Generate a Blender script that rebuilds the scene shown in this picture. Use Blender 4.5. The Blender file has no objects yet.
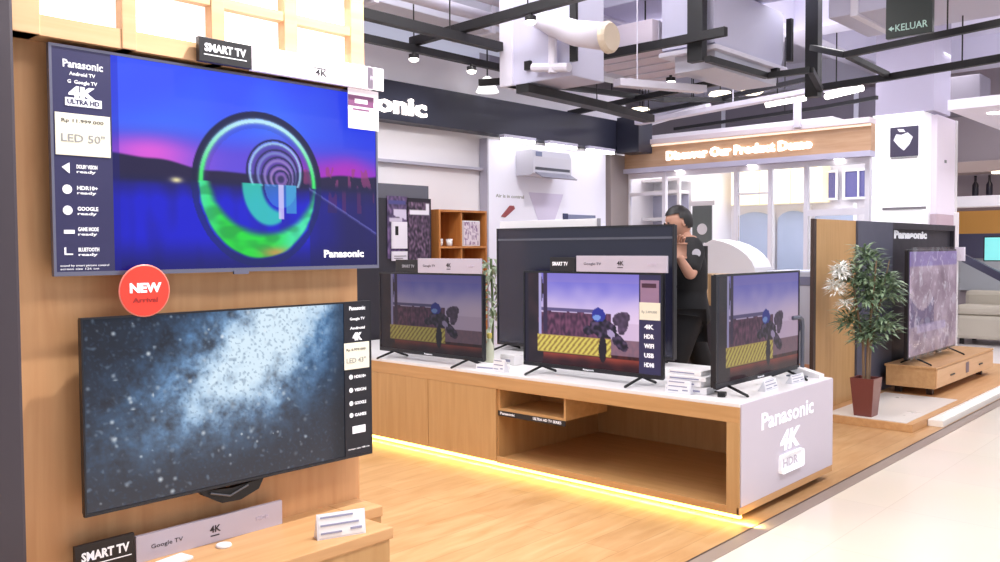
import bpy, bmesh, math, random
from mathutils import Vector, Matrix, noise
random.seed(7)
S = bpy.context.scene
COL = S.collection
PI = math.pi
# ------------------------------------------------------------------ camera
cam_d = bpy.data.cameras.new('camera'); cam = bpy.data.objects.new('camera', cam_d); COL.objects.link(cam)
S.camera = cam
cam_d.sensor_width = 36.0; cam_d.lens = 873.0/1000*36; cam_d.clip_start = .05; cam_d.clip_end = 200
cam.matrix_world = (Matrix.Translation((0, 0, 1.4)) @ Matrix.Rotation(math.radians(-47.5), 4, 'Z')
                    @ Matrix.Rotation(math.radians(90) - math.atan(33/873), 4, 'X') @ Matrix.Rotation(math.radians(-.33), 4, 'Z'))
# ------------------------------------------------------------------ world, exposure, room lights and added fill lights
S.view_settings.view_transform = 'Standard'; S.view_settings.look = 'None'
S.view_settings.gamma = 1; S.view_settings.use_curve_mapping = False
S.view_settings.exposure = 0.0
W = bpy.data.worlds.new('world'); S.world = W; W.use_nodes = True
W.node_tree.nodes['Background'].inputs[0].default_value = (.90, .93, 1, 1)
W.node_tree.nodes['Background'].inputs[1].default_value = .78
def area(name, loc, sx, sy, power, col=(1, .97, .95), rot=(0, 0, 0)):
    l = bpy.data.lights.new(name, 'AREA'); l.shape = 'RECTANGLE'; l.size = sx; l.size_y = sy; l.energy = power; l.color = col
    o = bpy.data.objects.new(name, l); o.location = loc; o.rotation_euler = rot; COL.objects.link(o); return o
def spot(name, loc, aim, power, ang=60, col=(1, .97, .94), r=.05):
    l = bpy.data.lights.new(name, 'SPOT'); l.energy = power; l.spot_size = math.radians(ang); l.spot_blend = .6; l.color = col; l.shadow_soft_size = r
    o = bpy.data.objects.new(name, l); o.location = loc
    o.rotation_euler = (Vector(aim) - Vector(loc)).to_track_quat('-Z', 'Y').to_euler(); COL.objects.link(o); return o
area('ceiling_lamp_corridor', (4.5, .2, 3.9), 7, .9, 215, (1, .99, .98))
area('unseen_aisle_light', (.4, 3.3, 3.9), 2.0, 1.0, 70, (1, .99, .98))
area('unseen_aisle_light', (2.7, 4.3, 3.9), 1.2, 1.6, 75, (1, .99, .98))  # added fill above the view to brighten the island, no fixture modelled
area('ceiling_lamp_shop', (5.0, 4.2, 4.0), 2.2, 1.6, 110, (1, .99, 1))
area('ceiling_lamp_shop_far', (8.4, 4.0, 4.0), 1.2, 2.0, 90, (1, .99, 1))
area('store_ceiling_lamp', (10.8, 5.1, 2.72), 2.4, 2.4, 62, (.96, .97, 1))
area('corridor_far_lamp', (11.5, 1.2, 3.9), 5, .9, 130, (1, .99, 1))
area('side_store_lamp', (12.3, 3.3, 3.6), 3, .6, 40, (1, .99, 1))
area('upward_ceiling_fill', (8.6, 5.0, 3.55), 2.5, 2.5, 20, (.97, .97, 1), (PI, 0, 0))  # added upward fill to brighten the ceiling, not a visible fitting
area('upward_ceiling_fill', (8.8, 1.4, 3.72), 3.0, 1.5, 24, (.97, .97, 1), (PI, 0, 0))  # second added fill aimed at the ceiling, also without a fitting
spot('track_spot_wall', (6.9, 4.9, 3.05), (7.6, 6.4, 1.8), 45, 70)
spot('track_spot_wall', (5.3, 4.9, 3.05), (5.6, 6.4, 2.0), 60, 70)
spot('track_spot_island', (4.6, 2.6, 3.2), (4.6, 2.6, .6), 30, 70)
spot('display_wall_spot', (2.1, 2.05, 3.3), (1.4, 2.75, 1.0), 300, 100, (1, .98, .95), .03)
spot('pillar_spot', (8.0, 2.6, 3.4), (9.3, 3.0, 2.0), 15, 60)

# ------------------------------------------------------------------ materials
def srgb(r, g, b):
    f = lambda c: ((c/255+.055)/1.055)**2.4 if c/255 > .04045 else c/255/12.92
    return (f(r), f(g), f(b), 1)
MC = {}
def mat(name, rgb, rough=.5, metal=0, emit=0, ecol=None, spec=.5, coat=0):
    if name in MC: return MC[name]
    m = bpy.data.materials.new(name); m.use_nodes = True; b = m.node_tree.nodes['Principled BSDF']
    nt = m.node_tree
    # faint procedural unevenness so that no surface is a perfectly flat colour
    tc = nt.nodes.new('ShaderNodeTexCoord'); n = nt.nodes.new('ShaderNodeTexNoise'); n.inputs['Scale'].default_value = 9
    mr = nt.nodes.new('ShaderNodeMapRange'); mr.inputs['To Min'].default_value = max(.02, rough-.06); mr.inputs['To Max'].default_value = min(1, rough+.06)
    nt.links.new(tc.outputs['Object'], n.inputs['Vector']); nt.links.new(n.outputs[0], mr.inputs['Value']); nt.links.new(mr.outputs[0], b.inputs['Roughness'])
    b.inputs['Base Color'].default_value = srgb(*rgb); b.inputs['Metallic'].default_value = metal
    b.inputs['Specular IOR Level'].default_value = spec; b.inputs['Coat Weight'].default_value = coat
    if emit:
        b.inputs['Emission Color'].default_value = srgb(*(ecol or rgb)); b.inputs['Emission Strength'].default_value = emit
    MC[name] = m; return m
def wood(name, c1, c2, scale=(1.2, 14, 14), rough=.45, planks=None):
    m = bpy.data.materials.new(name); m.use_nodes = True; nt = m.node_tree; b = nt.nodes['Principled BSDF']; L = nt.links
    tc = nt.nodes.new('ShaderNodeTexCoord'); mp = nt.nodes.new('ShaderNodeMapping'); mp.inputs['Scale'].default_value = scale
    n = nt.nodes.new('ShaderNodeTexNoise'); n.inputs['Scale'].default_value = 2.2; n.inputs['Detail'].default_value = 6; n.inputs['Distortion'].default_value = .6
    cr = nt.nodes.new('ShaderNodeValToRGB'); cr.color_ramp.elements[0].position = .3; cr.color_ramp.elements[1].position = .72
    cr.color_ramp.elements[0].color = srgb(*c2); cr.color_ramp.elements[1].color = srgb(*c1)
    L.new(tc.outputs['Object'], mp.inputs[0]); L.new(mp.outputs[0], n.inputs['Vector']); L.new(n.outputs[0], cr.inputs[0])
    src = cr.outputs[0]
    if planks:
        br = nt.nodes.new('ShaderNodeTexBrick'); br.inputs['Scale'].default_value = 1; br.inputs['Brick Width'].default_value = planks[0]; br.inputs['Row Height'].default_value = planks[1]
        br.inputs['Mortar Size'].default_value = planks[2]; br.offset = .37
        br.inputs['Color1'].default_value = planks[3][0]; br.inputs['Color2'].default_value = planks[3][1]; br.inputs['Mortar'].default_value = planks[3][2]
        L.new(tc.outputs['Object'], br.inputs['Vector'])
        mx = nt.nodes.new('ShaderNodeMix'); mx.data_type = 'RGBA'; mx.blend_type = 'MULTIPLY'; mx.inputs[0].default_value = 1
        L.new(src, mx.inputs[6]); L.new(br.outputs[0], mx.inputs[7]); src = mx.outputs[2]
    L.new(src, b.inputs['Base Color']); b.inputs['Roughness'].default_value = rough
    return m
OAK_V = wood('oak_vertical_grain', (204, 162, 110), (192, 148, 94), (11, 11, .9))
OAK_H = wood('oak_horizontal_grain', (214, 168, 118), (200, 150, 100), (1.0, 12, 12))
OAK_Y = wood('oak_grain_along_counter', (208, 162, 110), (194, 148, 94), (12, 1.0, 12))
OAK_WALL = wood('wall_oak', (220, 170, 122), (206, 152, 104), (11, 11, .9))
OAK_PALE = wood('pale_oak', (222, 180, 138), (210, 166, 122), (1.0, 12, 12))
FLOORWOOD = wood('oak_floor_planks', (208, 168, 122), (188, 142, 95), (1.3, 7, 1), .33,
                 (1.25, .19, .003, ((1, 1, 1, 1), (.9, .88, .86, 1), (.78, .74, .7, 1))))
FASCIAWOOD = wood('fascia_wood', (206, 170, 138), (190, 150, 116), (12, 1, 12))
def tile_mat():
    m = bpy.data.materials.new('cream_floor_tile'); m.use_nodes = True; nt = m.node_tree; b = nt.nodes['Principled BSDF']; L = nt.links
    tc = nt.nodes.new('ShaderNodeTexCoord'); br = nt.nodes.new('ShaderNodeTexBrick'); br.offset = 0
    br.inputs['Brick Width'].default_value = .8; br.inputs['Row Height'].default_value = .8; br.inputs['Scale'].default_value = 1; br.inputs['Mortar Size'].default_value = .002
    br.inputs['Color1'].default_value = srgb(236, 222, 206); br.inputs['Color2'].default_value = srgb(232, 218, 204); br.inputs['Mortar'].default_value = srgb(222, 206, 190)
    n = nt.nodes.new('ShaderNodeTexNoise'); n.inputs['Scale'].default_value = 1.1; n.inputs['Detail'].default_value = 3
    mx = nt.nodes.new('ShaderNodeMix'); mx.data_type = 'RGBA'; mx.blend_type = 'MULTIPLY'; mx.inputs[0].default_value = .12
    L.new(tc.outputs['Object'], br.inputs['Vector']); L.new(tc.outputs['Object'], n.inputs['Vector'])
    L.new(br.outputs[0], mx.inputs[6]); L.new(n.outputs[1], mx.inputs[7]); L.new(mx.outputs[2], b.inputs['Base Color'])
    b.inputs['Roughness'].default_value = .22; return m
TILE = tile_mat()
def col_mat(name, strength=1.0, rough=.18, spec=.5):
    m = bpy.data.materials.new(name); m.use_nodes = True; nt = m.node_tree; b = nt.nodes['Principled BSDF']
    a = nt.nodes.new('ShaderNodeVertexColor'); a.layer_name = 'picture'
    b.inputs['Base Color'].default_value = (.01, .01, .012, 1); b.inputs['Roughness'].default_value = rough; b.inputs['Specular IOR Level'].default_value = spec
    nt.links.new(a.outputs[0], b.inputs['Emission Color']); b.inputs['Emission Strength'].default_value = strength; return m
SCREEN = col_mat('lit_screen', 1.0, .12, .25)
def print_mat():
    m = bpy.data.materials.new('printed_sheet'); m.use_nodes = True; nt = m.node_tree; b = nt.nodes['Principled BSDF']
    a = nt.nodes.new('ShaderNodeVertexColor'); a.layer_name = 'picture'
    nt.links.new(a.outputs[0], b.inputs['Base Color']); b.inputs['Roughness'].default_value = .5; return m
PRINT = print_mat()
WHITE = mat('white_laminate', (240, 238, 240), .35)
WALLW = mat('white_wall_paint', (238, 234, 240), .7)
CEIL = mat('ceiling_paint', (232, 230, 246), .85)
DUCT = mat('duct_white', (192, 190, 212), .6)
PIPE = mat('pipe_white', (214, 210, 224), .4)
BLACK = mat('black_metal', (16, 15, 18), .5)
TRACK = mat('track_black', (18, 16, 20), .55)
BEZEL = mat('tv_bezel_black', (24, 24, 32), .3)
BEZELG = mat('tv_bezel_silver', (120, 120, 140), .3, .6)
NAVY = mat('navy_sticker', (46, 44, 84), .4)
DNAVY = mat('dark_navy_sticker', (22, 22, 34), .4)
INK = mat('white_print', (240, 240, 246), .5, 0, .25)
INKD = mat('dark_print', (50, 46, 54), .6)
GOLD = mat('price_label_cream', (238, 234, 214), .5)
SIGNBLK = mat('black_sign', (34, 32, 36), .4)
ACRYL = mat('white_sign_face', (244, 236, 244), .35, 0, .12)
SILV = mat('silver_pink_board', (196, 188, 204), .3)
RED = mat('red_badge', (222, 62, 48), .4, 0, .12)
LILAC = mat('lilac_graphic_panel', (206, 198, 212), .45)
LITW = mat('lit_white_panel', (255, 253, 255), .5, 0, .75)
LAMP = mat('lamp_glow', (255, 250, 240), .5, 0, 7)
WARML = mat('warm_lamp_glow', (255, 240, 212), .5, 0, 4)
LED = mat('yellow_led_strip', (255, 232, 120), .5, 0, 6, (255, 226, 110))
SIGNLIT = mat('backlit_letters', (255, 246, 240), .5, 0, 2.6)
GREYP = mat('grey_blue_panel', (84, 86, 104), .5)
CHAR = mat('charcoal_panel', (44, 42, 52), .5)
GREYW = mat('grey_wall', (158, 148, 148), .7)
COLUMN = mat('dark_column_cladding', (66, 58, 66), .4)
FASC = mat('fascia_charcoal', (46, 48, 64), .35)

# ------------------------------------------------------------------ mesh builder
class MB:
    def __init__(s): s.bm = bmesh.new()
    def box(s, x0, x1, y0, y1, z0, z1, bev=0, M=None):
        g = bmesh.ops.create_cube(s.bm, size=1); vs = g['verts']
        for v in vs: v.co = Vector((x0+(v.co.x+.5)*(x1-x0), y0+(v.co.y+.5)*(y1-y0), z0+(v.co.z+.5)*(z1-z0)))
        if bev:
            es = list({e for v in vs for e in v.link_edges})
            r = bmesh.ops.bevel(s.bm, geom=es, offset=bev, segments=2, affect='EDGES', profile=.6)
            vs = list({v for f in r['faces'] for v in f.verts} | {v for v in vs if v.is_valid})
        if M is not None:
            for v in vs: v.co = M @ v.co
        return s
    def tube(s, pts, r, n=10, cap=True):
        pts = [Vector(p) for p in pts]; rings = []
        rr = r if isinstance(r, (list, tuple)) else [r]*len(pts)
        up = None
        for i, p in enumerate(pts):
            d = (pts[min(i+1, len(pts)-1)] - pts[max(i-1, 0)]).normalized()
            if up is None: up = Vector((0, 0, 1)) if abs(d.z) < .9 else Vector((1, 0, 0))
            a = d.cross(up)
            if a.length < 1e-4: a = d.cross(Vector((.3, .8, .1)))
            a.normalize(); b = a.cross(d).normalized(); up = b
            rings.append([s.bm.verts.new(p + (a*math.cos(2*PI*k/n) + b*math.sin(2*PI*k/n))*rr[i]) for k in range(n)])
        for i in range(len(rings)-1):
            for k in range(n): s.bm.faces.new((rings[i][k], rings[i][(k+1) % n], rings[i+1][(k+1) % n], rings[i+1][k]))
        if cap: s.bm.faces.new(rings[0][::-1]); s.bm.faces.new(rings[-1])
        return s
    def beam(s, p, q, w, h):            # rectangular bar between two points, w sideways, h upward
        p, q = Vector(p), Vector(q); d = (q-p).normalized(); sd = d.cross(Vector((0, 0, 1)))
        if sd.length < 1e-3: sd = Vector((1, 0, 0))
        sd.normalize(); up = sd.cross(d).normalized(); R = []
        for c in (p, q): R.append([s.bm.verts.new(c + sd*a*w/2 + up*b*h/2) for a, b in ((-1, -1), (1, -1), (1, 1), (-1, 1))])
        for k in range(4): s.bm.faces.new((R[0][k], R[0][(k+1) % 4], R[1][(k+1) % 4], R[1][k]))
        s.bm.faces.new(R[0][::-1]); s.bm.faces.new(R[1]); return s
    def lathe(s, prof, c=(0, 0, 0), n=20, axis='Z'):
        rings = []
        for r, h in prof:
            ring = []
            for k in range(n):
                a = 2*PI*k/n; u, v = r*math.cos(a), r*math.sin(a)
                co = (u, v, h) if axis == 'Z' else ((u, h, v) if axis == 'Y' else (h, u, v))
                ring.append(s.bm.verts.new(Vector(c)+Vector(co)))
            rings.append(ring)
        for i in range(len(rings)-1):
            for k in range(n): s.bm.faces.new((rings[i][k], rings[i][(k+1) % n], rings[i+1][(k+1) % n], rings[i+1][k]))
        s.bm.faces.new(rings[0][::-1]); s.bm.faces.new(rings[-1]); return s
    def prism(s, poly, y0, y1, axis='Y'):   # polygon (a,b) extruded along axis
        def P(a, b, t): return {'Y': (a, t, b), 'X': (t, a, b), 'Z': (a, b, t)}[axis]
        A = [s.bm.verts.new(P(a, b, y0)) for a, b in poly]; B = [s.bm.verts.new(P(a, b, y1)) for a, b in poly]; n = len(poly)
        s.bm.faces.new(A); s.bm.faces.new(B[::-1])
        for k in range(n): s.bm.faces.new((A[k], A[(k+1) % n], B[(k+1) % n], B[k]))
        return s
    def ball(s, c, r, sc=(1, 1, 1), n=12, seg=8):
        g = bmesh.ops.create_uvsphere(s.bm, u_segments=n, v_segments=seg, radius=r)
        for v in g['verts']: v.co = Vector((v.co.x*sc[0], v.co.y*sc[1], v.co.z*sc[2])) + Vector(c)
        return s
    def build(s, name, m, parent=None, loc=None, smooth=False):
        bmesh.ops.recalc_face_normals(s.bm, faces=s.bm.faces)
        me = bpy.data.meshes.new(name); s.bm.to_mesh(me); s.bm.free(); me.materials.append(m)
        if smooth: me.shade_smooth()
        o = bpy.data.objects.new(name, me); COL.objects.link(o); o.parent = parent
        if loc is not None: o.location = loc
        return o
def tag(o, label=None, cat=None, group=None, kind=None):
    if label: o['label'] = label
    if cat: o['category'] = cat
    if group: o['group'] = group
    if kind: o['kind'] = kind
    return o
def thing(name, label, cat, loc=(0, 0, 0), rz=0, group=None, kind=None):
    o = bpy.data.objects.new(name, None); COL.objects.link(o); o.empty_display_size = .1
    o.location = loc; o.rotation_euler = (0, 0, math.radians(rz)); return tag(o, label, cat, group, kind)
def struct(name, mb, m, label=None):
    o = mb.build(name, m); o['kind'] = 'structure'
    if label: o['label'] = label
    o['category'] = name.split('_')[0]
    return o
def copy_tree(o, parent=None):
    c = o.copy(); COL.objects.link(c); c.parent = parent
    for ch in list(o.children): copy_tree(ch, c)
    return c
def text(name, s, h, m, parent, x, y, z, face='-Y', w=None, bold=.02, depth=.001, shear=0, ang=0):
    """raised lettering, cap height h, left edge x, base z; stretched to width w"""
    cu = bpy.data.curves.new(name, 'FONT'); cu.body = s; cu.size = 1; cu.offset = bold; cu.extrude = .01; cu.resolution_u = 2; cu.shear = shear
    t = bpy.data.objects.new('tmp', cu); COL.objects.link(t); bpy.context.view_layer.update()
    dg = bpy.context.evaluated_depsgraph_get(); me = bpy.data.meshes.new_from_object(t.evaluated_get(dg))
    COL.objects.unlink(t); bpy.data.objects.remove(t); bpy.data.curves.remove(cu)
    xs = [v.co.x for v in me.vertices]; x0, x1 = min(xs), max(xs)
    k = h/.7; kx = (w/(x1-x0)) if w else k
    ca, sa = math.cos(ang), math.sin(ang)
    for v in me.vertices:
        a, b, c = (v.co.x-x0)*kx, v.co.y*k, (v.co.z/.01)*depth/2
        a, b = a*ca-b*sa, a*sa+b*ca
        v.co = Vector({'-Y': (a, -c, b), '-X': (-c, -a, b), '+Z': (a, b, c)}[face])
    me.materials.clear(); me.materials.append(m); me.name = name
    o = bpy.data.objects.new(name, me); COL.objects.link(o); o.parent = parent; o.location = (x, y, z); return o
def lerp(a, b, t):
    t = max(0, min(1, t)); return tuple(a[i]+(b[i]-a[i])*t for i in range(3))
def sm(a, b, x):
    t = max(0, min(1, (x-a)/(b-a))); return t*t*(3-2*t)
def picture(name, w, h, fn, m, parent, x, y, z, nx=200, ny=112, thick=.003):
    """sheet w x h facing -Y with a picture fn(u,v)->srgb 0..255 stored per vertex; has real thickness"""
    me = bpy.data.meshes.new(name); vs = []; cols = []
    for j in range(ny+1):
        for i in range(nx+1):
            u, v = i/nx, j/ny; vs.append((u*w, 0, h*(1-v))); cols.append(fn(u, v))
    fs = []
    for j in range(ny):
        for i in range(nx):
            a = j*(nx+1)+i; fs.append((a, a+nx+1, a+nx+2, a+1))
    n0 = len(vs)
    vs += [(0, thick, h), (w, thick, h), (0, thick, 0), (w, thick, 0)]; cols += [(12, 12, 16)]*4
    tl, tr, bl, br = 0, nx, ny*(nx+1), ny*(nx+1)+nx
    fs += [(n0, n0+1, n0+3, n0+2), (tl, tr, n0+1, n0), (bl, n0+2, n0+3, br), (tl, n0, n0+2, bl), (tr, br, n0+3, n0+1)]
    me.from_pydata(vs, [], fs)
    at = me.color_attributes.new('picture', 'FLOAT_COLOR', 'POINT')
    flat = []
    for c in cols: flat += list(srgb(max(0, min(255, c[0])), max(0, min(255, c[1])), max(0, min(255, c[2]))))
    at.data.foreach_set('color', flat); me.materials.append(m)
    o = bpy.data.objects.new(name, me); COL.objects.link(o); o.parent = parent; o.location = (x, y, z); return o

# ------------------------------------------------------------------ pictures
def over(c, d, a): return lerp(c, d, a)
def bridge_pic(u, v):
    A = 1.79; x, y = u*A, v
    n = noise.noise((x*3, y*3, 1)); n2 = noise.noise((x*14, y*3, 4)); n3 = noise.noise((x*9, y*22, 7))
    HZ = .56
    if v < HZ:
        c = lerp((58, 86, 255), (64, 120, 255), v*2+n*.9)
        c = lerp(c, (34, 52, 226), sm(.55, 1, u)*.8)
        c = lerp(c, (96, 60, 210), sm(.26, .42, v+n*.05)*.75)
        c = lerp(c, (226, 90, 220), sm(.32, .46, v+n*.06)*math.exp(-((u-.24)/.14)**2)*.95)
        c = lerp(c, (176, 40, 190), sm(.34, .47, v+n*.06)*math.exp(-((u-.86)/.22)**2)*.95)
        hill = .47 - .03*math.sin(u*7+1) + .02*noise.noise((u*9, 0, 2)) + (.03 if u > .75 else 0)
        c = over(c, (30, 22, 66), sm(hill, hill+.015, v))
        if u > .72 and v > .44:                                  # lamps and masts of the far shore
            if noise.noise((u*60, v*9, 3)) > .16: c = over(c, (150, 60, 120), .7)
    else:
        c = lerp((16, 12, 120), (12, 16, 206), sm(HZ, HZ+.12, v) + n2*.5)
        c = lerp(c, (6, 6, 90), sm(.82, 1, v)*.8)
        c = lerp(c, (30, 22, 74), sm(.76, .9, u)*.75)
        if u > .8 and v < .70 and noise.noise((u*50, v*2, 3)) > .2: c = over(c, (110, 36, 96), .5)
        if u < .2: c = over(c, (20, 16, 84), .5*(.2-u)/.2)
    c = over(c, (22, 20, 72), math.exp(-((v-HZ)/.018)**2)*.9)
    c = over(c, (235, 225, 170), math.exp(-(((u-.313)*A/.03)**2+((v-.56)/.014)**2)))
    # boardwalk edge running to the right
    dv = v-(.57+(u-.74)*.95)
    if u > .74 and abs(dv) < .008: c = over(c, (110, 110, 190), .7)
    if u > .74 and dv > .0: c = over(c, (18, 14, 80), .5)
    # arches above water and their mirror image
    def arch(cx, cy, R, wo, glow, bright=1., wid=.011):
        nonlocal c
        d = math.hypot(x-cx*A, y-cy)
        if v < HZ+.004:
            if R < d < R+wo: c = over(c, (16, 20, 62), .94*sm(R+wo, R+wo-.006, d))
            g = math.exp(-((d-R+.012)/wid)**2); c = over(c, glow, min(1, g*bright))
            if R-.05 < d < R-.02: c = over(c, (60, 50, 120), .2)
    arch(.57, .56, .345, .042, lerp((60, 230, 110), (190, 235, 255), sm(.58, .2, v)), 1.3, .013)
    for cx, cy, r_, col in ((.622, .49, .165, (160, 205, 240)), (.626, .50, .125, (150, 175, 240)), (.632, .51, .095, (185, 160, 235)), (.636, .52, .065, (205, 160, 225)), (.64, .525, .04, (170, 120, 210))):
        arch(cx, cy, r_, .014, col, .95, .009)
    if v < HZ and math.hypot(x-.622*A, y-.49) < .15: c = over(c, (70, 60, 130), .35)
    if v >= HZ-.004:
        d1 = math.hypot(x-.57*A, (v-.56)/1.13); d2 = math.hypot(x-.585*A, (v-.49)/1.02)
        rag = n3*.008
        if d1 < .352+rag and d2 > .300+rag:
            t = 1-abs(x-.53*A)/.36
            g = lerp((70, 235, 175), (30, 225, 60), sm(.15, .7, t)); g = lerp(g, (14, 120, 60), .45*sm(.25, -.3, n3))
            a_ = sm(0, .05, d2-.300-rag)*sm(.352+rag, .335, d1)
            c = over(c, g, .97*a_)
            c = over(c, (225, 150, 80), .8*a_*math.exp(-(((u-.62)/.05)**2+((v-.92)/.03)**2)))
        elif .352+rag <= d1 < .385: c = over(c, (8, 30, 90), .6)
        e1 = math.hypot(x-.60*A, (v-.56)/1.35); e2 = math.hypot(x-.64*A, (v-.56)/1.2)
        if e1 < .17 and e2 > .10 and x < .64*A: c = over(c, (50, 215, 190), .85*sm(.17, .15, e1)*sm(.10, .13, e2))
        if e1 < .165 and e2 <= .10: c = over(c, (60, 140, 225), .7)
        if abs(x-.64*A) < .016 and v < .74: c = over(c, (215, 200, 250), .85)
        if abs(x-.675*A) < .03 and v < .71: c = over(c, (70, 180, 220), .7)
    if u < .16: c = over(c, (10, 10, 150), .3)
    return c
random.seed(11)
DOTS = [(random.random(), random.random(), random.uniform(.004, .014), random.random()**1.8) for _ in range(190)]
GRID = {}
for d in DOTS: GRID.setdefault((int(d[0]*10), int(d[1]*6)), []).append(d)
def splash_pic(u, v):
    x, y = u*1.79, v
    ax = .66-.42*v                                    # bright shaft leaning from top right to the middle
    dist = (u-ax)/(.20+.10*v)
    core = math.exp(-dist*dist)*sm(.95, .25, v)
    f = noise.fractal((x*8, y*8, 2), .9, 2.1, 5); f2 = noise.fractal((x*24, y*24, 5), .7, 2.2, 4)
    base = lerp((22, 28, 40), (60, 60, 68), v*.95)
    base = lerp(base, (26, 74, 124), sm(.60, .74, u)*sm(.75, .1, v)*.9)
    wide = math.exp(-((u-ax+.02)/(.30+.1*v))**2)*sm(1.0, .3, v)
    c = lerp(base, (70, 120, 176), min(1, wide*max(0, .75+f*.8+f2*.5)))
    c = lerp(c, (176, 208, 240), max(0, min(1, core*(1.0+f*.5)+f2*.35*core)))
    c = lerp(c, (218, 238, 252), max(0, min(1, core*2.1-.85+f*.5)))
    s = noise.noise((x*30, y*30, 9)); k = .42-.14*wide
    if s > k: c = lerp(c, (130, 150, 172), min(1, (s-k)*3.0)*.55)
    s = noise.noise((x*60, y*60, 3))
    if s < -.30: c = lerp(c, (60, 84, 116), .28)
    for d in GRID.get((int(u*10), int(v*6)), ()):
        if d[0]+.5*d[3] > 1.05: continue
        q = math.hypot((u-d[0])*1.79, v-d[1])/d[2]
        if q < 1.3: c = lerp(c, (190+50*d[3], 205+40*d[3], 220+30*d[3]), math.exp(-q*q*1.2)*(.25+.6*d[3]))
    return lerp(c, (18, 20, 26), sm(.8, .88, u)*.6*(1-core))
def race_pic(dim=1.0):
    def f(u, v):
        x, y = u*1.75, v; n = noise.noise((x*6, y*6, 3)); n2 = noise.noise((x*30, y*16, 5))
        c = lerp((112, 106, 205), (208, 188, 232), sm(0, .45, v+n*.06)); c = lerp(c, (238, 206, 228), .7*sm(.5, .95, u)*sm(.15, .5, v))
        c = lerp(c, (200, 176, 200), .5*sm(.6, .0, u)*sm(.2, .5, v))
        if v < .1: c = lerp(c, (150, 130, 200), .4)
        # stand and crowd
        if .42+n*.02 < v < .72 and u < .66: c = lerp((120, 70, 100), (60, 34, 60), .5+n2)
        if .38 < v < .41 and .12 < u < .6: c = (96, 84, 130)
        if v > .68: c = lerp((84, 34, 36), (40, 16, 24), .5+n2*.8)
        if v > .88: c = lerp((150, 62, 50), (46, 18, 28), sm(.86, .97, v)+n*.3)
        if u > .66 and .5 < v < .84: c = lerp(c, (200, 170, 200), .5)
        # pole; dark left border is a screen reflection painted into the picture
        if .0 < u < .13+.02*math.sin(v*9): c = lerp((34, 26, 36), (52, 36, 44), .5+n)
        if u < .03: c = (30, 26, 44)
        if .115 < u < .135 and v < .7: c = (170, 160, 210)
        if .15 < u < .18 and v < .65: c = (56, 40, 72)
        # tall barrier
        if .1 < u < .66 and .68 < v < .87:
            s = math.sin((x*1.0+y*.9)*95); c = (218, 198, 96) if s > -.2 else (150, 120, 60)
            if v > .855 or v < .69: c = (190, 160, 80)
        # motorcycle and rider
        def el(cx, cy, rx, ry, ro=0):
            dx, dy = (u-cx)*1.75, v-cy; ca, sa = math.cos(ro), math.sin(ro)
            return ((dx*ca+dy*sa)/rx)**2+((-dx*sa+dy*ca)/ry)**2 < 1+n2*.25
        mt = lerp((26, 20, 36), (92, 70, 104), max(0, .3+noise.noise((x*22, y*22, 6))*1.1))
        if el(.60, .57, .17, .10, .15) or el(.72, .7, .13, .06, .7) or el(.50, .60, .08, .05): c = mt
        if el(.73, .46, .11, .07, -.3) or el(.745, .52, .06, .11, .3): c = lerp(mt, (120, 90, 120), .4)
        if el(.66, .62, .05, .035, .5): c = (170, 150, 190)
        if el(.57, .43, .085, .075): c = (46, 50, 150)
        if el(.56, .46, .05, .03): c = (120, 150, 220)
        if el(.60, .79, .05, .14): c = (30, 22, 34)
        return tuple(k*dim for k in c)
    return f

# ------------------------------------------------------------------ the setting
struct('floor_wood', MB().box(.4, 9.4, 1.985, 6.5, -.05, 0), FLOORWOOD, 'orange oak plank floor of the television shop')
struct('floor_tile', MB().box(-3, 22, -4.5, 1.90, -.05, -.0005), TILE, 'glossy cream tile floor of the mall corridor')
struct('trim_1', MB().box(-3, 22, 1.90, 1.975, -.05, .002), mat('grey_stone_strip', (150, 134, 124), .4), 'grey stone strip between wood floor and tiles')
struct('trim_2', MB().box(-3, 22, 1.975, 1.985, -.05, .003), mat('dark_metal_edge', (70, 56, 54), .4), 'thin dark edge profile of the wood floor')
struct('floor_store', MB().box(9.4, 22, 1.985, 9, -.05, -.001), mat('white_store_floor', (222, 214, 214), .3))
struct('floor_shop_back', MB().box(-3, .4, 1.985, 6.5, -.05, -.001), FLOORWOOD)
struct('ceiling', MB().box(-3, 22, -4.5, 12, 4.3, 4.4), CEIL, 'pale concrete ceiling high above the shops')
for i, yy in enumerate((1.2, 4.4, 7.6)):
    struct('trim_%d' % (3+i), MB().box(-3, 22, yy, yy+.35, 3.95, 4.3), CEIL)
for i, xx in enumerate((5.4, 9.9, 13.5, 17)):
    struct('trim_%d' % (6+i), MB().box(xx, xx+.4, -4.5, 12, 3.9, 4.3), CEIL)
struct('wall_left', MB().box(2.5, 9.48, 6.47, 6.6, 0, 3.32), WALLW, 'white wall behind the television shop')
struct('wall_back', MB().box(21.8, 22, -4.5, 12, 0, 4.3), mat('far_grey_wall', (150, 142, 150), .8))
struct('wall_side', MB().box(9.4, 22, 8.8, 9.0, 0, 4.3), mat('far_grey_wall', (150, 142, 150), .8))
struct('wall_grey', MB().box(9.0, 9.42, 6.36, 6.47, 0, 2.56), GREYW, 'narrow grey wall between white panel and store')

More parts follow.
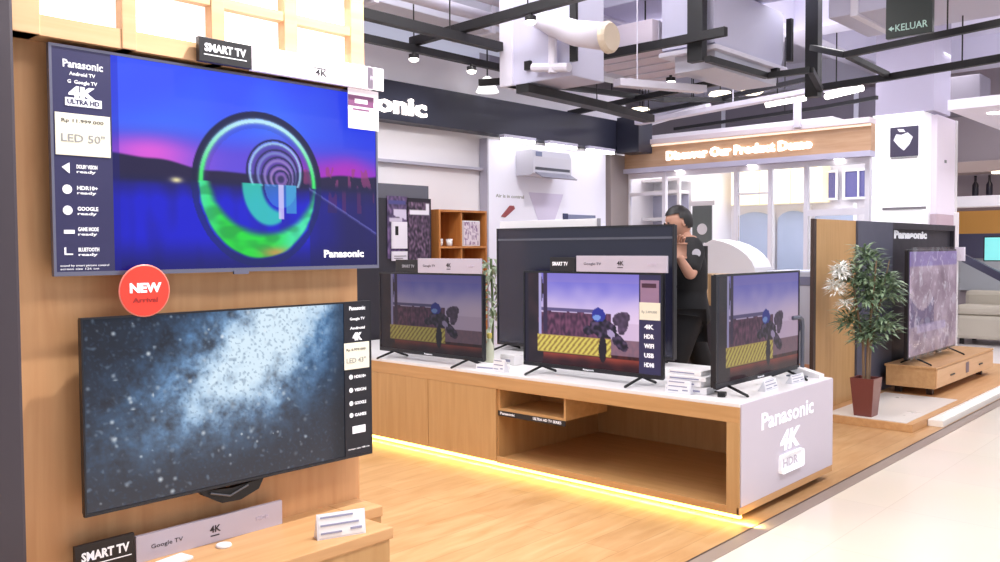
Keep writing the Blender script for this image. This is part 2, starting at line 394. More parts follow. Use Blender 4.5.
# ------------------------------------------------------------------ left display wall with lattice and light panels
t = thing('display_wall', 'large oak television display wall with a lit white lattice on top', 'display wall', (.885, 2.72, 0))
YF = 0
MB().box(.02, 1.255, 0, .12, 0, 2.9).build('wood_panel', OAK_WALL, t)
lat = MB()
for x0, x1 in ((.0, .075), (.307, .352), (.602, .649), (.88, .933), (1.17, 1.232)): lat.box(x0, x1, -.09, -.001, 2.008, 2.9, .003)
for z0, z1 in ((2.008, 2.066), (2.196, 2.228), (2.36, 2.392), (2.52, 2.55), (2.86, 2.9)): lat.box(.001, 1.231, -.086, -.002, z0, z1)
lat.build('lattice_frame', OAK_PALE, t)
cells_x = [(.075, .307), (.352, .602), (.649, .88), (.933, 1.17)]
for z0, z1 in ((2.066, 2.196), (2.228, 2.36), (2.392, 2.52), (2.55, 2.86)):
    for x0, x1 in cells_x: MB().box(x0, x1, -.05, -.003, z0, z1).build('light_panel', LITW, t)
t = thing('wall_column', 'dark glossy column standing at the left edge of the display wall', 'column', (.55, 2.60, 0))
MB().box(0, .33, 0, .5, .08, 3.9, .01).build('shaft', COLUMN, t)
MB().box(-.01, .34, -.01, .5, 0, .08).build('plinth', BLACK, t)
# ledge below
t = thing('display_ledge', 'low oak ledge running along the foot of the display wall', 'ledge', (.9, 2.31, 0))
MB().box(0, 1.085, .025, .409, .38, .42, .004).build('ledge_top', OAK_H, t)
MB().box(0, 1.075, .035, .409, .0, .38).build('front_panel', OAK_V, t)
MB().box(1.087, 1.225, .25, .409, .38, .42, .004).build('step_top', OAK_H, t)
MB().box(1.087, 1.22, .255, .409, .0, .38).build('side_step', OAK_V, t)

# ------------------------------------------------------------------ television 1 (bridge picture)
def tv_body(t, w, h, d=.045, bez=.008, silver=True):
    f = MB(); y0 = -.004
    for b in ((-w/2, -w/2+bez, 0, h), (w/2-bez, w/2, 0, h)): f.box(b[0], b[1], y0, .012, b[2], b[3])
    for b in ((0, bez*1.6), (h-bez, h)): f.box(-w/2+bez, w/2-bez, y0, .012, b[0], b[1])
    f.build('bezel', BEZELG if silver else BEZEL, t)
    MB().box(-w/2+.004, w/2-.004, .0125, d*.6, .004, h-.004, .003).box(-w*.38, w*.38, d*.6, d, h*.08, h*.62, .01).build('back_cover', BEZEL, t)
t = thing('television', 'large wall television showing a neon-green arched bridge over blue water', 'television', (1.588, 2.65, 1.325), 0)
w, h = 1.204, .67
tv_body(t, w, h)
picture('screen', w-.016, h-.02, bridge_pic, SCREEN, t, -w/2+.008, 0, .012, 340, 190, .01)
MB().box(0, .168, -.0035, -.0005, 0, h-.02).build('info_sticker', NAVY, t, (-w/2+.008, 0, .012))
sx = -w/2+.03
text('brand_lettering', 'Panasonic', .022, INK, t, sx+.008, -.004, .607, w=.115, bold=.02)
text('caption_lettering', 'Android TV', .010, INK, t, sx+.025, -.004, .585, w=.075)
text('caption_lettering', 'G  Google TV', .010, INK, t, sx+.02, -.004, .562, w=.085)
text('emblem_lettering', '4K', .032, INK, t, sx+.022, -.004, .52, w=.08, bold=.06)
MB().box(0, .105, -.005, -.0035, 0, .024, .002).build('emblem_plate', INK, t, (sx+.012, 0, .496))
text('emblem_lettering', 'ULTRA HD', .013, NAVY, t, sx+.018, -.0055, .502, w=.092, bold=.03)
MB().box(0, .158, -.006, -.0036, 0, .122, .001).build('price_label', GOLD, t, (-w/2+.012, 0, .352))
text('price_lettering', 'Rp 11.999.000', .010, INKD, t, -w/2+.03, -.0065, .448, w=.12, bold=0)
text('price_lettering', 'LED 50"', .022, mat('grey_print', (150, 150, 150), .6), t, -w/2+.028, -.0065, .392, w=.125, bold=.01)
for k, (zz, s1) in enumerate(((.305, 'DOLBY VISION'), (.243, 'HDR10+'), (.182, 'GOOGLE'), (.122, 'GAME MODE'), (.062, 'BLUETOOTH'))):
    ic = MB()
    if k in (1, 2): ic.lathe([(.0135, -.005), (.0135, -.0037)], (sx+.012, 0, zz+.01), 16, 'Y')
    elif k == 0: ic.prism([(sx-.002, zz+.012), (sx+.02, zz+.026), (sx+.02, zz-.006)], -.005, -.0037)
    elif k == 3: ic.box(sx, sx+.03, -.005, -.0037, zz+.002, zz+.013)
    else: ic.box(sx, sx+.005, -.005, -.0037, zz, zz+.022).box(sx, sx+.024, -.005, -.0037, zz, zz+.004)
    ic.build('icon', INK, t)
    text('caption_lettering', s1, .011, INK, t, sx+.04, -.004, zz+.01, w=.06, bold=.03)
    text('caption_lettering', 'ready', .008, INK, t, sx+.04, -.004, zz-.003, w=.055, bold=.02)
text('fine_print', 'sound by smart picture control', .006, INK, t, -w/2+.018, -.004, .028, w=.14, bold=0)
text('fine_print', 'screen size 126 cm', .006, INK, t, -w/2+.018, -.004, .018, w=.11, bold=0)
text('screen_lettering', 'Panasonic', .026, INK, t, .345, -.001, .045, w=.185, bold=.035)
MB().box(-.028, .028, -.008, 0, -.008, .003).build('status_light_bar', BEZELG, t)

# ------------------------------------------------------------------ television 2 (splash)
t = thing('television', 'dark wall television below the badge showing a spray of blue-white bubbles', 'television', (1.587, 2.625, .612), 0)
w, h = 1.08, .59
tv_body(t, w, h, .05, .006, False)
picture('screen', w-.012, h-.016, splash_pic, SCREEN, t, -w/2+.006, 0, .010, 330, 180, .01)
MB().box(0, .122, -.0035, -.0005, 0, h-.016).build('info_sticker', DNAVY, t, (w/2-.128, 0, .010))
sx = w/2-.115
text('brand_lettering', 'Panasonic', .014, INK, t, sx+.012, -.004, .558, w=.075, bold=.03)
text('caption_lettering', 'Google TV', .010, INK, t, sx+.014, -.004, .52, w=.07)
text('caption_lettering', 'Android', .010, INK, t, sx+.014, -.004, .485, w=.07)
text('emblem_lettering', '4K', .026, INK, t, sx+.026, -.004, .445, w=.045, bold=.06)
MB().box(0, .118, -.006, -.0036, 0, .10, .001).build('price_label', GOLD, t, (w/2-.13, 0, .335))
text('price_lettering', 'Rp 6.999.000', .009, INKD, t, w/2-.12, -.0065, .405, w=.09, bold=0)
text('price_lettering', 'LED 43"', .018, mat('grey_print', (150, 150, 150), .6), t, w/2-.12, -.0065, .36, w=.09, bold=.01)
for k, (zz, s1) in enumerate(((.30, 'HDR10+'), (.25, 'VISION'), (.20, 'GOOGLE'), (.155, 'GAMES'))):
    MB().lathe([(.009, -.005), (.009, -.0037)], (sx+.016, 0, zz+.006), 14, 'Y').build('icon', INK, t)
    text('caption_lettering', s1, .011, INK, t, sx+.032, -.004, zz, w=.055, bold=.03)
MB().box(0, .062, -.005, -.0036, 0, .028, .001).build('energy_label', INK, t, (sx+.02, 0, .09))
text('fine_print', 'screen size 108 cm', .006, INK, t, sx, -.004, .03, w=.10, bold=0)
mb = MB(); mb.prism([(-.12, 0), (.0, -.012), (.12, 0), (.10, -.035), (.03, -.058), (-.04, -.055), (-.10, -.02)], .0, .03)
mb.build('speaker_bar', BLACK, t, (-.055, .002, .0))
MB().tube([(-.09, -.004, -.012), (-.02, -.006, -.034), (.05, -.004, -.012)], .0035, 8).build('logo_ring', mat('grey_metal', (110, 110, 116), .3, .8), t, (-.05, 0, 0))

# signs on and around the wall televisions
def sign_board(name, label, w, h, d, m, loc, rz=0, cat='sign', lean=0, group=None):
    t = thing(name, label, cat, loc, rz, group)
    if lean: t.rotation_euler = (math.radians(-lean), 0, math.radians(rz))
    MB().box(0, w, 0, d, 0, h, .0015).build('board', m, t)
    return t
t = sign_board('header_sign', 'small black SMART TV sign on top of the bridge television', .188, .078, .02, SIGNBLK, (1.425, 2.60, 2.003))
text('lettering', 'SMART TV', .024, INK, t, .018, -.001, .035, w=.15, bold=.04)
MB().box(.016, .17, -.001, 0, .022, .025).build('underline', INK, t)
t = sign_board('header_sign', 'long white header sign beside the black sign above the bridge television', .52, .085, .02, ACRYL, (1.615, 2.60, 2.0))
text('lettering', 'Google TV', .012, mat('pale_print', (205, 195, 215), .6), t, .05, -.001, .035, w=.10, bold=0)
text('lettering', '4K', .022, INKD, t, .255, -.001, .02, w=.05, bold=.01)
MB().box(.25, .30, -.001, 0, .044, .047).build('emblem_bar', INKD, t)
t = sign_board('price_card', 'white price card with faded red print over the bridge television corner', .145, .15, .004, ACRYL, (2.03, 2.62, 1.85), 0, 'price card')
MB().box(.0, .12, -.001, 0, .085, .125).box(.02, .10, -.001, 0, .07, .076).build('printed_band', mat('faded_maroon_print', (120, 70, 110), .5), t)
MB().box(.03, .09, -.0015, -.001, .096, .112, .0).build('blank_field', ACRYL, t)
text('price_lettering', 'Rp 11.999', .012, mat('pale_print', (205, 195, 215), .6), t, .03, -.001, .03, w=.08)
t = sign_board('price_card', 'small white card above the header sign at the lattice end', .08, .085, .004, ACRYL, (2.105, 2.60, 2.001), 0, 'price card')
text('lettering', 'HDR', .016, mat('pale_print', (205, 195, 215), .6), t, .015, -.001, .035, w=.045)
t = thing('new_badge', 'round red NEW badge hanging between the two wall televisions', 'badge', (1.24, 2.617, 1.275))
MB().lathe([(.076, 0), (.078, .002), (.078, .006), (.076, .008)], (0, 0, 0), 40, 'Y').build('disc', RED, t)
MB().lathe([(.078, .001), (.081, .003), (.078, .005)], (0, 0, 0), 40, 'Y').build('rim', mat('pale_red_rim', (238, 130, 116), .4), t)
text('lettering', 'NEW', .027, INK, t, -.048, -.001, -.004, w=.10, bold=.05)
text('lettering', 'Arrival', .014, mat('dark_red_print', (160, 40, 40), .5), t, -.04, -.001, -.035, w=.08, bold=.02)
t = sign_board('header_sign', 'small black SMART TV sign leaning at the left on the ledge', .18, .10, .015, SIGNBLK, (1.03, 2.66, .42))
text('lettering', 'SMART TV', .026, INK, t, .018, -.001, .05, w=.145, bold=.04)
MB().box(.016, .17, -.001, 0, .034, .037).build('underline', INK, t)
def silver_board(label, w, h, loc, rz=0):
    t = thing('header_sign', label, 'sign', loc, rz)
    MB().box(0, w, 0, .015, 0, h, .0015).build('board', SILV, t)
    text('lettering', 'Google TV', h*.16, INKD, t, w*.09, -.001, h*.42, w=w*.2, bold=-.005)
    text('lettering', '4K', h*.26, INKD, t, w*.47, -.001, h*.42, w=w*.075, bold=.02)
    MB().box(w*.475, w*.535, -.001, 0, h*.26, h*.31).build('emblem_bar', INKD, t)
    text('lettering', 'HDR', h*.16, mat('pale_print', (205, 195, 215), .6), t, w*.8, -.001, h*.42, w=w*.1)
    return t
silver_board('long silver Google TV board leaning on the ledge under the bubbles television', .53, .085, (1.215, 2.66, .42))
def card_stand(name, label, w, h, loc, rz, group=None, rows=3):
    t = thing(name, label, 'price card', loc, rz, group)
    MB().prism([(0, 0), (.045, 0), (.012, h)], 0, w, 'X').build('card_holder', mat('clear_white_plastic', (232, 232, 240), .2), t)
    o = MB().box(.006, w-.006, -.001, .001, .006, h-.004).build('card', WHITE, t); o.rotation_euler = (-math.atan(.012/h), 0, 0); o.location = (0, -.001, 0)
    p = MB()
    for k in range(rows):
        z = h*(.2+.62*k/max(1, rows-1)); p.box(.012, w*(.5+.12*((k*7) % 4)), -.0035, -.001, z, z+h*.07)
    p.box(w*.68, w-.014, -.0035, -.001, h*.25, h*.34)
    o = p.build('printed_rows', mat('blue_grey_print', (150, 150, 176), .5), t); o.rotation_euler = (-math.atan(.012/h), 0, 0); o.location = (0, -.001, 0)
    return t
card_stand('price_card', 'white price card stand on the right end of the display ledge', .17, .085, (1.72, 2.415, .42), -20, None, 3)
t = thing('puck', 'flat white round puck lying on the display ledge', 'puck', (1.48, 2.60, .42))
MB().lathe([(.024, 0), (.026, .003), (.024, .009), (.016, .011)], (0, 0, 0), 24).build('disc', WHITE, t, smooth=True)
t = thing('remote_card', 'small white tag lying on the ledge at the bottom edge', 'tag', (1.30, 2.585, .42), 10)
MB().box(-.05, .05, -.03, .03, 0, .012, .004).build('card', WHITE, t)

# ------------------------------------------------------------------ display island
CX0, CX1, CY0, CY1, CZ = 4.015, 5.195, 2.057, 5.9, .61
t = thing('display_island', 'long oak display counter with white top, open bay and glowing base', 'counter', (CX0, CY0, 0))
L, D = CY1-CY0, CX1-CX0
MB().box(.004, D, 0.0, L, .592, CZ, .002).build('worktop', WHITE, t)
ap = MB().box(0, .02, 0, L, .512, .592, .002)
ap.build('front_rail', OAK_Y, t)
MB().box(0, .03, 0, .07, .045, .512, .002).build('corner_post', OAK_V, t)
MB().box(0, .02, .07, 1.66, .045, .085, .002).build('bottom_rail', OAK_Y, t)
MB().box(.02, D-.02, .07, 1.66, .05, .07).build('bay_floor', OAK_Y, t)
MB().box(1.08, 1.10, .03, 1.66, .07, .592).build('bay_back', OAK_V, t)
MB().box(.02, D-.02, 1.66, 1.68, .05, .592).build('bay_side', OAK_V, t)
MB().box(.03, D, .012, .03, .045, .592).build('end_panel_core', OAK_V, t)
for y0, y1 in ((1.665, 2.29), (2.295, 2.93), (2.935, 3.55), (3.555, L)):
    MB().box(0, .02, y0, y1, .05, .511, .0015).build('door', OAK_V, t)
MB().box(D-.02, D, .03, L, .05, .592).build('rear_panel', OAK_V, t)
g = MB().box(.012, D-.002, -.006, .012, .085, .606, .001).build('end_graphic', LILAC, t)
MB().box(0.0, D, -.004, .012, .045, .084, .001).build('end_bottom_rail', OAK_H, t)
o = text('brand_lettering', 'Panasonic', .085, INK, t, .23, -.008, .465-.02, w=.66, bold=.03, ang=0.0)
text('emblem_lettering', '4K', .10, INK, t, .45, -.008, .295, w=.26, bold=.05, shear=.15)
MB().box(.44, .73, -.0085, -.0065, .17, .27, .02).build('emblem_plate', INK, t)
text('emblem_lettering', 'HDR', .045, LILAC, t, .49, -.0095, .197, w=.19, bold=.03)
MB().box(.07, D-.06, .07, L-.05, 0, .045).build('plinth', mat('dark_plinth', (60, 48, 40), .6), t)
MB().box(.006, .03, .0, L-.05, .026, .043).build('led_strip', LED, t)
MB().box(.06, .072, .05, L-.05, .012, .02).build('led_reflector', mat('led_profile', (230, 220, 190), .4), t)
# small open shelf hung in the bay
t2 = thing('media_shelf', 'small hanging oak shelf box inside the open bay of the counter', 'shelf', (CX0+.02, CY0+1.12, .375))
mb = MB().box(0, .42, 0, .54, 0, .014).box(0, .42, 0, .014, .014, .136).box(0, .42, .526, .54, .014, .136).box(.40, .42, .014, .526, .014, .136)
mb.build('shelf_box', OAK_Y, t2)
MB().box(-.004, .0, 0, .54, -.032, .0).build('label_strip', SIGNBLK, t2)
text('brand_lettering', 'Panasonic', .016, INK, t2, -.005, .52, -.022, face='-X', w=.12, bold=.02)
text('label_lettering', 'ULTRA HD TV SERIES', .016, INK, t2, -.005, .25, -.022, face='-X', w=.22, bold=.02)
area('under_counter_led', (CX0+.02, CY0+1.9, .028), .03, 4.0, 26, (1, .80, .32), (0, math.radians(-38), 0))

# ------------------------------------------------------------------ counter televisions
def feet(t, xs, spread, h):
    for x in xs:
        mb = MB(); mb.tube([(x, .012, h), (x-.012, -spread*.5, h*.55), (x-.02, -spread, .008)], .008, 8).tube([(x, .012, h), (x+.01, spread*.5, h*.55), (x+.02, spread*.9, .008)], .008, 8)
        mb.ball((x-.02, -spread, .006), .009, (1, 1, .7)).ball((x+.02, spread*.9, .006), .009, (1, 1, .7))
        mb.build('leg', BLACK, t, smooth=True)
def race_tv(label, loc, rz, w, h, dim, strip, spread=.13, bottom=.045, stripw=.145):
    t = thing('television', label, 'television', loc, rz)
    f = MB(); b = .012
    for q in ((-w/2, -w/2+b, 0, h), (w/2-b, w/2, 0, h)): f.box(q[0], q[1], -.004, .012, bottom+q[2], bottom+q[3])
    for q in ((0, b*2), (h-b, h)): f.box(-w/2+b, w/2-b, -.004, .012, bottom+q[0], bottom+q[1])
    f.build('bezel', BEZEL, t)
    MB().box(-w/2+.004, w/2-.004, .0125, .03, bottom+.004, bottom+h-.004, .003).box(-w*.36, w*.36, .03, .065, bottom+h*.06, bottom+h*.6, .012).build('back_cover', BEZEL, t)
    picture('screen', w-2*b, h-3*b, race_pic(dim), SCREEN, t, -w/2+b, 0, bottom+2*b, 190, 110, .01)
    feet(t, (-w*.36, w*.36), spread, bottom+.004)
    text('brand_lettering', 'Panasonic', .010, INK, t, -.04, -.0055, bottom+.007, w=.08)
    if strip:
        MB().box(w/2-stripw-b, w/2-b, -.0035, -.0005, bottom+2*b, bottom+h-b).build('info_sticker', NAVY, t)
        x0 = w/2-stripw-b
        MB().box(x0+.01, x0+stripw-.012, -.005, -.0036, bottom+h*.72, bottom+h*.93).build('photo_label', mat('mauve_print', (150, 120, 150), .4), t)
        MB().box(x0+.02, x0+stripw-.03, -.0062, -.005, bottom+h*.86, bottom+h*.90).build('label_band', mat('dark_maroon', (70, 40, 60), .4), t)
        MB().box(x0+.004, x0+stripw-.004, -.006, -.0036, bottom+h*.555, bottom+h*.72).build('price_label', GOLD, t)
        text('price_lettering', 'Rp 3.499.000', .014, mat('grey_print', (150, 150, 150), .6), t, x0+.02, -.0065, bottom+h*.62, w=.10, bold=0)
        for k, s in enumerate(('4K', 'HDR', 'WIFI', 'USB', 'HDMI')):
            text('caption_lettering', s, .024, INK, t, x0+.035, -.004, bottom+h*(.47-.09*k), w=.065, bold=.04)
    return t
# centre
race_tv('counter television in the middle with a race picture and a dark spec strip', (4.2, 3.13, CZ), -90, 1.03, .60, 1.02, True)
t = silver_board('silver board on top of the middle counter television', .63, .095, (4.19, 3.215, CZ+.646), -90)
t = thing('header_sign', 'small black sign beside the silver board on the middle television', 'sign', (4.19, 3.42, CZ+.646), -90)
MB().box(0, .19, 0, .015, 0, .085, .0015).build('board', SIGNBLK, t)
text('lettering', 'SMART TV', .022, INK, t, .02, -.001, .035, w=.12, bold=.03)
# left
race_tv('counter television at the left with a dim race picture', (4.12, 4.45, CZ), -90, 1.05, .575, .60, False)
t = silver_board('silver board on top of the left counter television', .61, .10, (4.11, 4.545, CZ+.621), -90)
t = thing('header_sign', 'small black sign beside the silver board on the left television', 'sign', (4.11, 4.78, CZ+.621), -90)
MB().box(0, .23, 0, .015, 0, .09, .0015).build('board', SIGNBLK, t)
text('lettering', 'SMART TV', .020, mat('grey_lettering', (160, 160, 170), .5), t, .07, -.001, .035, w=.13, bold=.03)
# right
race_tv('counter television at the right end turned towards the corridor', (4.62, 2.24, CZ), 0, 1.03, .60, .78, False, .12)

# big television held by the man
t = thing('television', 'very large switched-off television standing at the back of the counter', 'television', (5.0, 3.82, CZ), -90)
w, h, b = 1.58, .90, .010
f = MB()
for q in ((-w/2, -w/2+b, 0, h), (w/2-b, w/2, 0, h)): f.box(q[0], q[1], -.006, .012, .04+q[2], .04+q[3])
for q in ((0, .02), (h-b, h)): f.box(-w/2+b, w/2-b, -.006, .012, .04+q[0], .04+q[1])
f.build('bezel', mat('big_tv_bezel', (30, 26, 32), .3), t)
MB().box(-w/2+b, w/2-b, 0, .012, .06, .04+h-b).build('screen', mat('off_screen_glass', (34, 34, 52), .12, spec=.6), t)
MB().box(-w/2+b, w/2-b, -.004, 0, h-.055, h-.040).build('protective_strip', mat('grey_foil', (92, 92, 104), .3), t)
MB().box(-w/2+.004, w/2-.004, .0125, .045, .045, .036+h, .004).build('back_cover', BEZEL, t)
feet(t, (-w*.44, w*.40), .15, .046)
t = thing('foam_board', 'white foam board standing upright behind the very large television', 'board', (5.13, 4.70, CZ), -90)
MB().box(0, .95, 0, .035, 0, 1.0, .004).build('sheet', WHITE, t)
MB().box(.952, .96, 0, .035, 0, 1.0).build('edge_strip', mat('grey_tape', (160, 160, 170), .5), t)

# paper stacks on the counter
def pack(name, label, loc, rz, n, w, d, th, cat='box', group=None):
    t = thing(name, label, cat, loc, rz, group)
    MB().box(-w/2, w/2, -d/2, d/2, 0, th, .004).build('carton', WHITE, t)
    MB().box(-w/2+.01, w/2-.04, -d/2-.001, -d/2, th*.3, th*.55).build('printed_line', mat('blue_grey_print', (150, 150, 176), .5), t)
    return t
z = CZ; LB = ['bottom white carton', 'second white carton from the bottom', 'third white carton from the bottom', 'top white carton']
for k, (th, dx, dr, ww) in enumerate(((.038, 0, 3, .25), (.03, .01, -8, .23), (.026, -.012, 5, .22), (.026, .008, 0, .20))):
    pack('accessory_box', LB[k] + ' of the stack right of the middle television', (4.20+dx, 2.44+dx, z), -90+dr, 0, ww, .12, th); z += th + .001
card_stand('price_card', 'white price card stand in front of the carton stack', .14, .075, (4.08, 2.52, CZ), -86)
card_stand('price_card', 'white price card stand under the right counter television', .17, .06, (4.45, 2.125, CZ), 3)
card_stand('price_card', 'wide white price card beside the metal bracket', .16, .05, (4.80, 2.13, CZ), -2)
pack('accessory_box', 'flat white carton between left and middle televisions', (4.14, 3.86, CZ), -80, 0, .20, .10, .035)
pack('accessory_box', 'small white carton behind the flat one between the televisions', (4.40, 3.93, CZ), -95, 0, .14, .08, .07)
card_stand('price_card', 'small white card stand left of the middle television', .11, .085, (4.07, 3.80, CZ), -95)
t = thing('adapter', 'small black adapter lying near the corner of the counter', 'adapter', (4.17, 2.235, CZ), 20)
MB().box(-.035, .035, -.02, .02, 0, .022, .005).build('body', BLACK, t)
MB().tube([(.035, 0, .01), (.08, .02, .008), (.10, .07, .008), (.14, .08, .008)], .004, 6).build('cord', BLACK, t)
t = thing('bottle', 'yellow-capped clear bottle between the left and middle televisions', 'bottle', (4.31, 4.05, CZ))
MB().lathe([(.028, 0), (.032, .01), (.032, .12), (.014, .16), (.014, .18)], (0, 0, 0), 16).build('bottle_body', mat('pale_bottle', (222, 226, 200), .15), t, smooth=True)
MB().lathe([(.017, .178), (.017, .21), (.012, .214)], (0, 0, 0), 16).build('cap', mat('yellow_cap', (230, 210, 110), .4), t, smooth=True)
t = thing('security_bracket', 'curved grey metal bracket at the right end of the counter', 'bracket', (5.12, 2.17, CZ))
MB().tube([(0.045, .06, 0), (.045, .06, .30), (.035, .06, .345), (.0, .06, .36), (-.09, .06, .36)], .013, 10).build('post', mat('bracket_grey', (98, 102, 116), .35, .5), t, smooth=True)
MB().box(-.05, .08, .0, .12, 0, .008, .003).build('foot_plate', mat('bracket_grey', (98, 102, 116), .35, .5), t)
t = thing('leaflet_holder', 'white leaflet holder on the rear corner of the counter', 'holder', (5.11, 2.10, CZ), 0)
MB().prism([(0, 0), (.26, 0), (.26, .07), (.20, .07), (0, .02)], 0, .07, 'X').build('tray', WHITE, t)
MB().box(.006, .064, .17, .185, .05, .085).build('leaflets', mat('leaflet_paper', (222, 220, 232), .5), t)

# ------------------------------------------------------------------ wall panels, fascia and units behind the island
t = thing('shop_fascia', 'long charcoal shop fascia with glowing white Panasonic letters', 'fascia', (3.2, 6.28, 2.60))
MB().box(0, 6.05, 0, .18, 0, .37, .004).build('board', FASC, t)
text('glowing_lettering', 'Panasonic', .16, SIGNLIT, t, 1.16, -.012, .07, w=1.44, bold=.03, depth=.02)
t = thing('fascia_return', 'dark blue-grey boxed end of the shop fascia by the store corner', 'fascia', (8.95, 5.95, 2.56))
MB().box(.05, .35, 0, .32, 0, .44, .004).build('box', FASC, t)
t = thing('graphic_wall_panel', 'bright white backlit air conditioner panel under the charcoal fascia', 'panel', (6.76, 6.36, 0))
MB().box(0, 2.13, .0, .1, 0, 2.56, .004).build('panel', mat('backlit_white_panel', (230, 230, 246), .5, 0, .08), t)
MB().box(-.02, 0, -.01, .1, 0, 2.56).build('edge_frame', mat('pale_grey_frame', (180, 178, 196), .5), t)
text('lettering', 'Air is in control', .035, mat('grey_print', (150, 150, 150), .6), t, .12, -.001, 1.945, w=.46)
MB().box(1.27, 1.36, -.012, 0, 1.69, 1.80, .002).build('square_label', mat('navy_label', (40, 50, 90), .4), t)
MB().box(1.36, 1.9, -.012, 0, 1.69, 1.79, .002).build('long_label', mat('slate_label', (120, 128, 160), .4), t)
MB().prism([(.2, 1.74), (.26, 1.73), (.42, 1.83), (.40, 1.86), (.34, 1.86)], -.012, 0).build('red_swoosh', mat('dull_red_print', (150, 70, 76), .5), t)
MB().prism([(.66, 2.02), (1.28, 2.02), (1.12, 1.72), (1.05, 1.3), (.85, 1.3), (.82, 1.72)], -.004, 0).build('printed_airflow', mat('pale_lilac_print', (214, 208, 236), .5), t)
t = thing('air_conditioner', 'white split air conditioner mounted on the bright panel', 'air conditioner', (7.20, 6.10, 2.19))
MB().prism([(0, .02), (.05, 0), (.25, 0), (.25, .27), (.03, .27), (0, .2)], 0, .66, 'X').build('casing', mat('ac_white', (200, 200, 214), .3), t)
MB().box(.03, .63, -.004, .02, .055, .085).build('air_slot', mat('ac_slot', (70, 74, 86), .5), t)
MB().box(.04, .14, -.006, 0, .20, .25).build('sticker', mat('slate_label', (120, 128, 160), .4), t)
MB().prism([(-.10, -.04), (.05, .05), (.05, .06), (-.11, -.03)], .03, .63, 'X').build('louvre', mat('ac_louvre', (150, 150, 168), .3), t)
for i, x in enumerate((6.85, 7.6, 8.35)):
    t = thing('downlight_bar', ['left', 'middle', 'right'][i] + ' slim light bar under the charcoal fascia', 'lamp', (x, 6.20, 2.534))
    MB().box(0, .5, 0, .06, 0, .03, .004).build('diffuser', LAMP, t)
    MB().box(-.01, .51, -.005, .065, .031, .065).build('housing', DUCT, t)
# left white wall ledge and things
t = thing('wall_rail', 'thin pale rail across the white wall left of the bright panel', 'rail', (4.9, 6.40, 2.22))
MB().box(0, 1.84, 0, .06, 0, .03, .003).build('rail', mat('pale_grey_frame', (180, 178, 196), .5), t)
t = thing('display_cabinet', 'dark grey display cabinet with posters behind the left counter television', 'cabinet', (4.55, 5.95, 0))
MB().box(0, 1.02, .05, .35, 0, 1.98, .003).build('cabinet_body', mat('cabinet_grey', (92, 92, 104), .5), t)
MB().box(.0, 1.02, .04, .049, .0, 1.85, .002).build('dark_front', CHAR, t)
def poster_a(u, v):
    n = noise.noise((u*9, v*12, 3)); c = lerp((44, 34, 66), (120, 96, 140), .5+n)
    if .05 < u < .9 and .06 < v < .14: c = (70, 70, 130)
    if .3 < u < .95 and .2 < v < .28+.1*u: c = (200, 190, 214)
    if .1 < u < .75 and .34 < v < .42: c = (190, 180, 200)
    return c
def poster_b(u, v):
    n = noise.noise((u*12, v*16, 8)); c = lerp((30, 20, 40), (140, 110, 140), .38+n)
    if .1 < u < .92 and .18 < v < .25: c = (225, 220, 232)
    if .78 < u < .92 and .08 < v < .25: c = (225, 220, 232)
    if v < .06 or u < .06 or u > .94: c = (24, 16, 34)
    return c
picture('poster', .24, .56, poster_a, PRINT, t, .50, .03, 1.31, 24, 50)
picture('poster', .30, .62, poster_b, PRINT, t, .73, .03, 1.24, 30, 60)
MB().box(.54, .72, .012, .028, 1.40, 1.64, .002).build('phone_card', mat('phone_card_white', (226, 220, 232), .4), t)
MB().box(.575, .61, .008, .012, 1.52, 1.60, .002).build('phone_picture', BLACK, t)
MB().box(.54, .72, .012, .028, 1.29, 1.375, .002).build('lower_card', mat('phone_card_white', (226, 220, 232), .4), t)
MB().box(.56, .70, .008, .012, 1.33, 1.335).box(.56, .66, .008, .012, 1.31, 1.315).build('card_print', INKD, t)
t = thing('shelf_unit', 'open orange wood shelf unit behind the left counter television', 'shelf', (5.72, 6.02, 0))
mb = MB().box(0, .66, .30, .32, 0, 1.77).box(0, .02, 0, .3, 0, 1.77).box(.64, .66, 0, .3, 0, 1.77).box(.30, .32, .01, .3, 0, 1.75)
for zz in (.02, .5, .95, 1.40, 1.75): mb.box(.02, .64, 0, .3, zz, zz+.02)
mb.build('carcass', wood('orange_wood', (206, 138, 74), (182, 112, 56), (11, 11, .9)), t)
def qrish(u, v):
    return (226, 214, 226) if noise.noise((u*16, v*7, 2)) < .12 or u < .08 or u > .92 else (150, 120, 160)
t = thing('poster_card', 'white framed leaflet standing on the orange wood shelf', 'leaflet', (6.07, 6.06, 1.421))
MB().box(0, .25, .001, .01, 0, .25).build('backing', WHITE, t)
picture('print', .23, .23, qrish, PRINT, t, .01, -.003, .01, 20, 20)
for i, x in enumerate((5.80, 5.93)):
    t = thing('white_cup', ['left', 'right'][i] + ' small white cup on the orange wood shelf', 'cup', (x, 6.10, 1.421))
    MB().lathe([(.02, 0), (.03, .01), (.034, .07), (.03, .07), (.026, .015)], (0, 0, 0), 14).build('cup_body', WHITE, t, smooth=True)
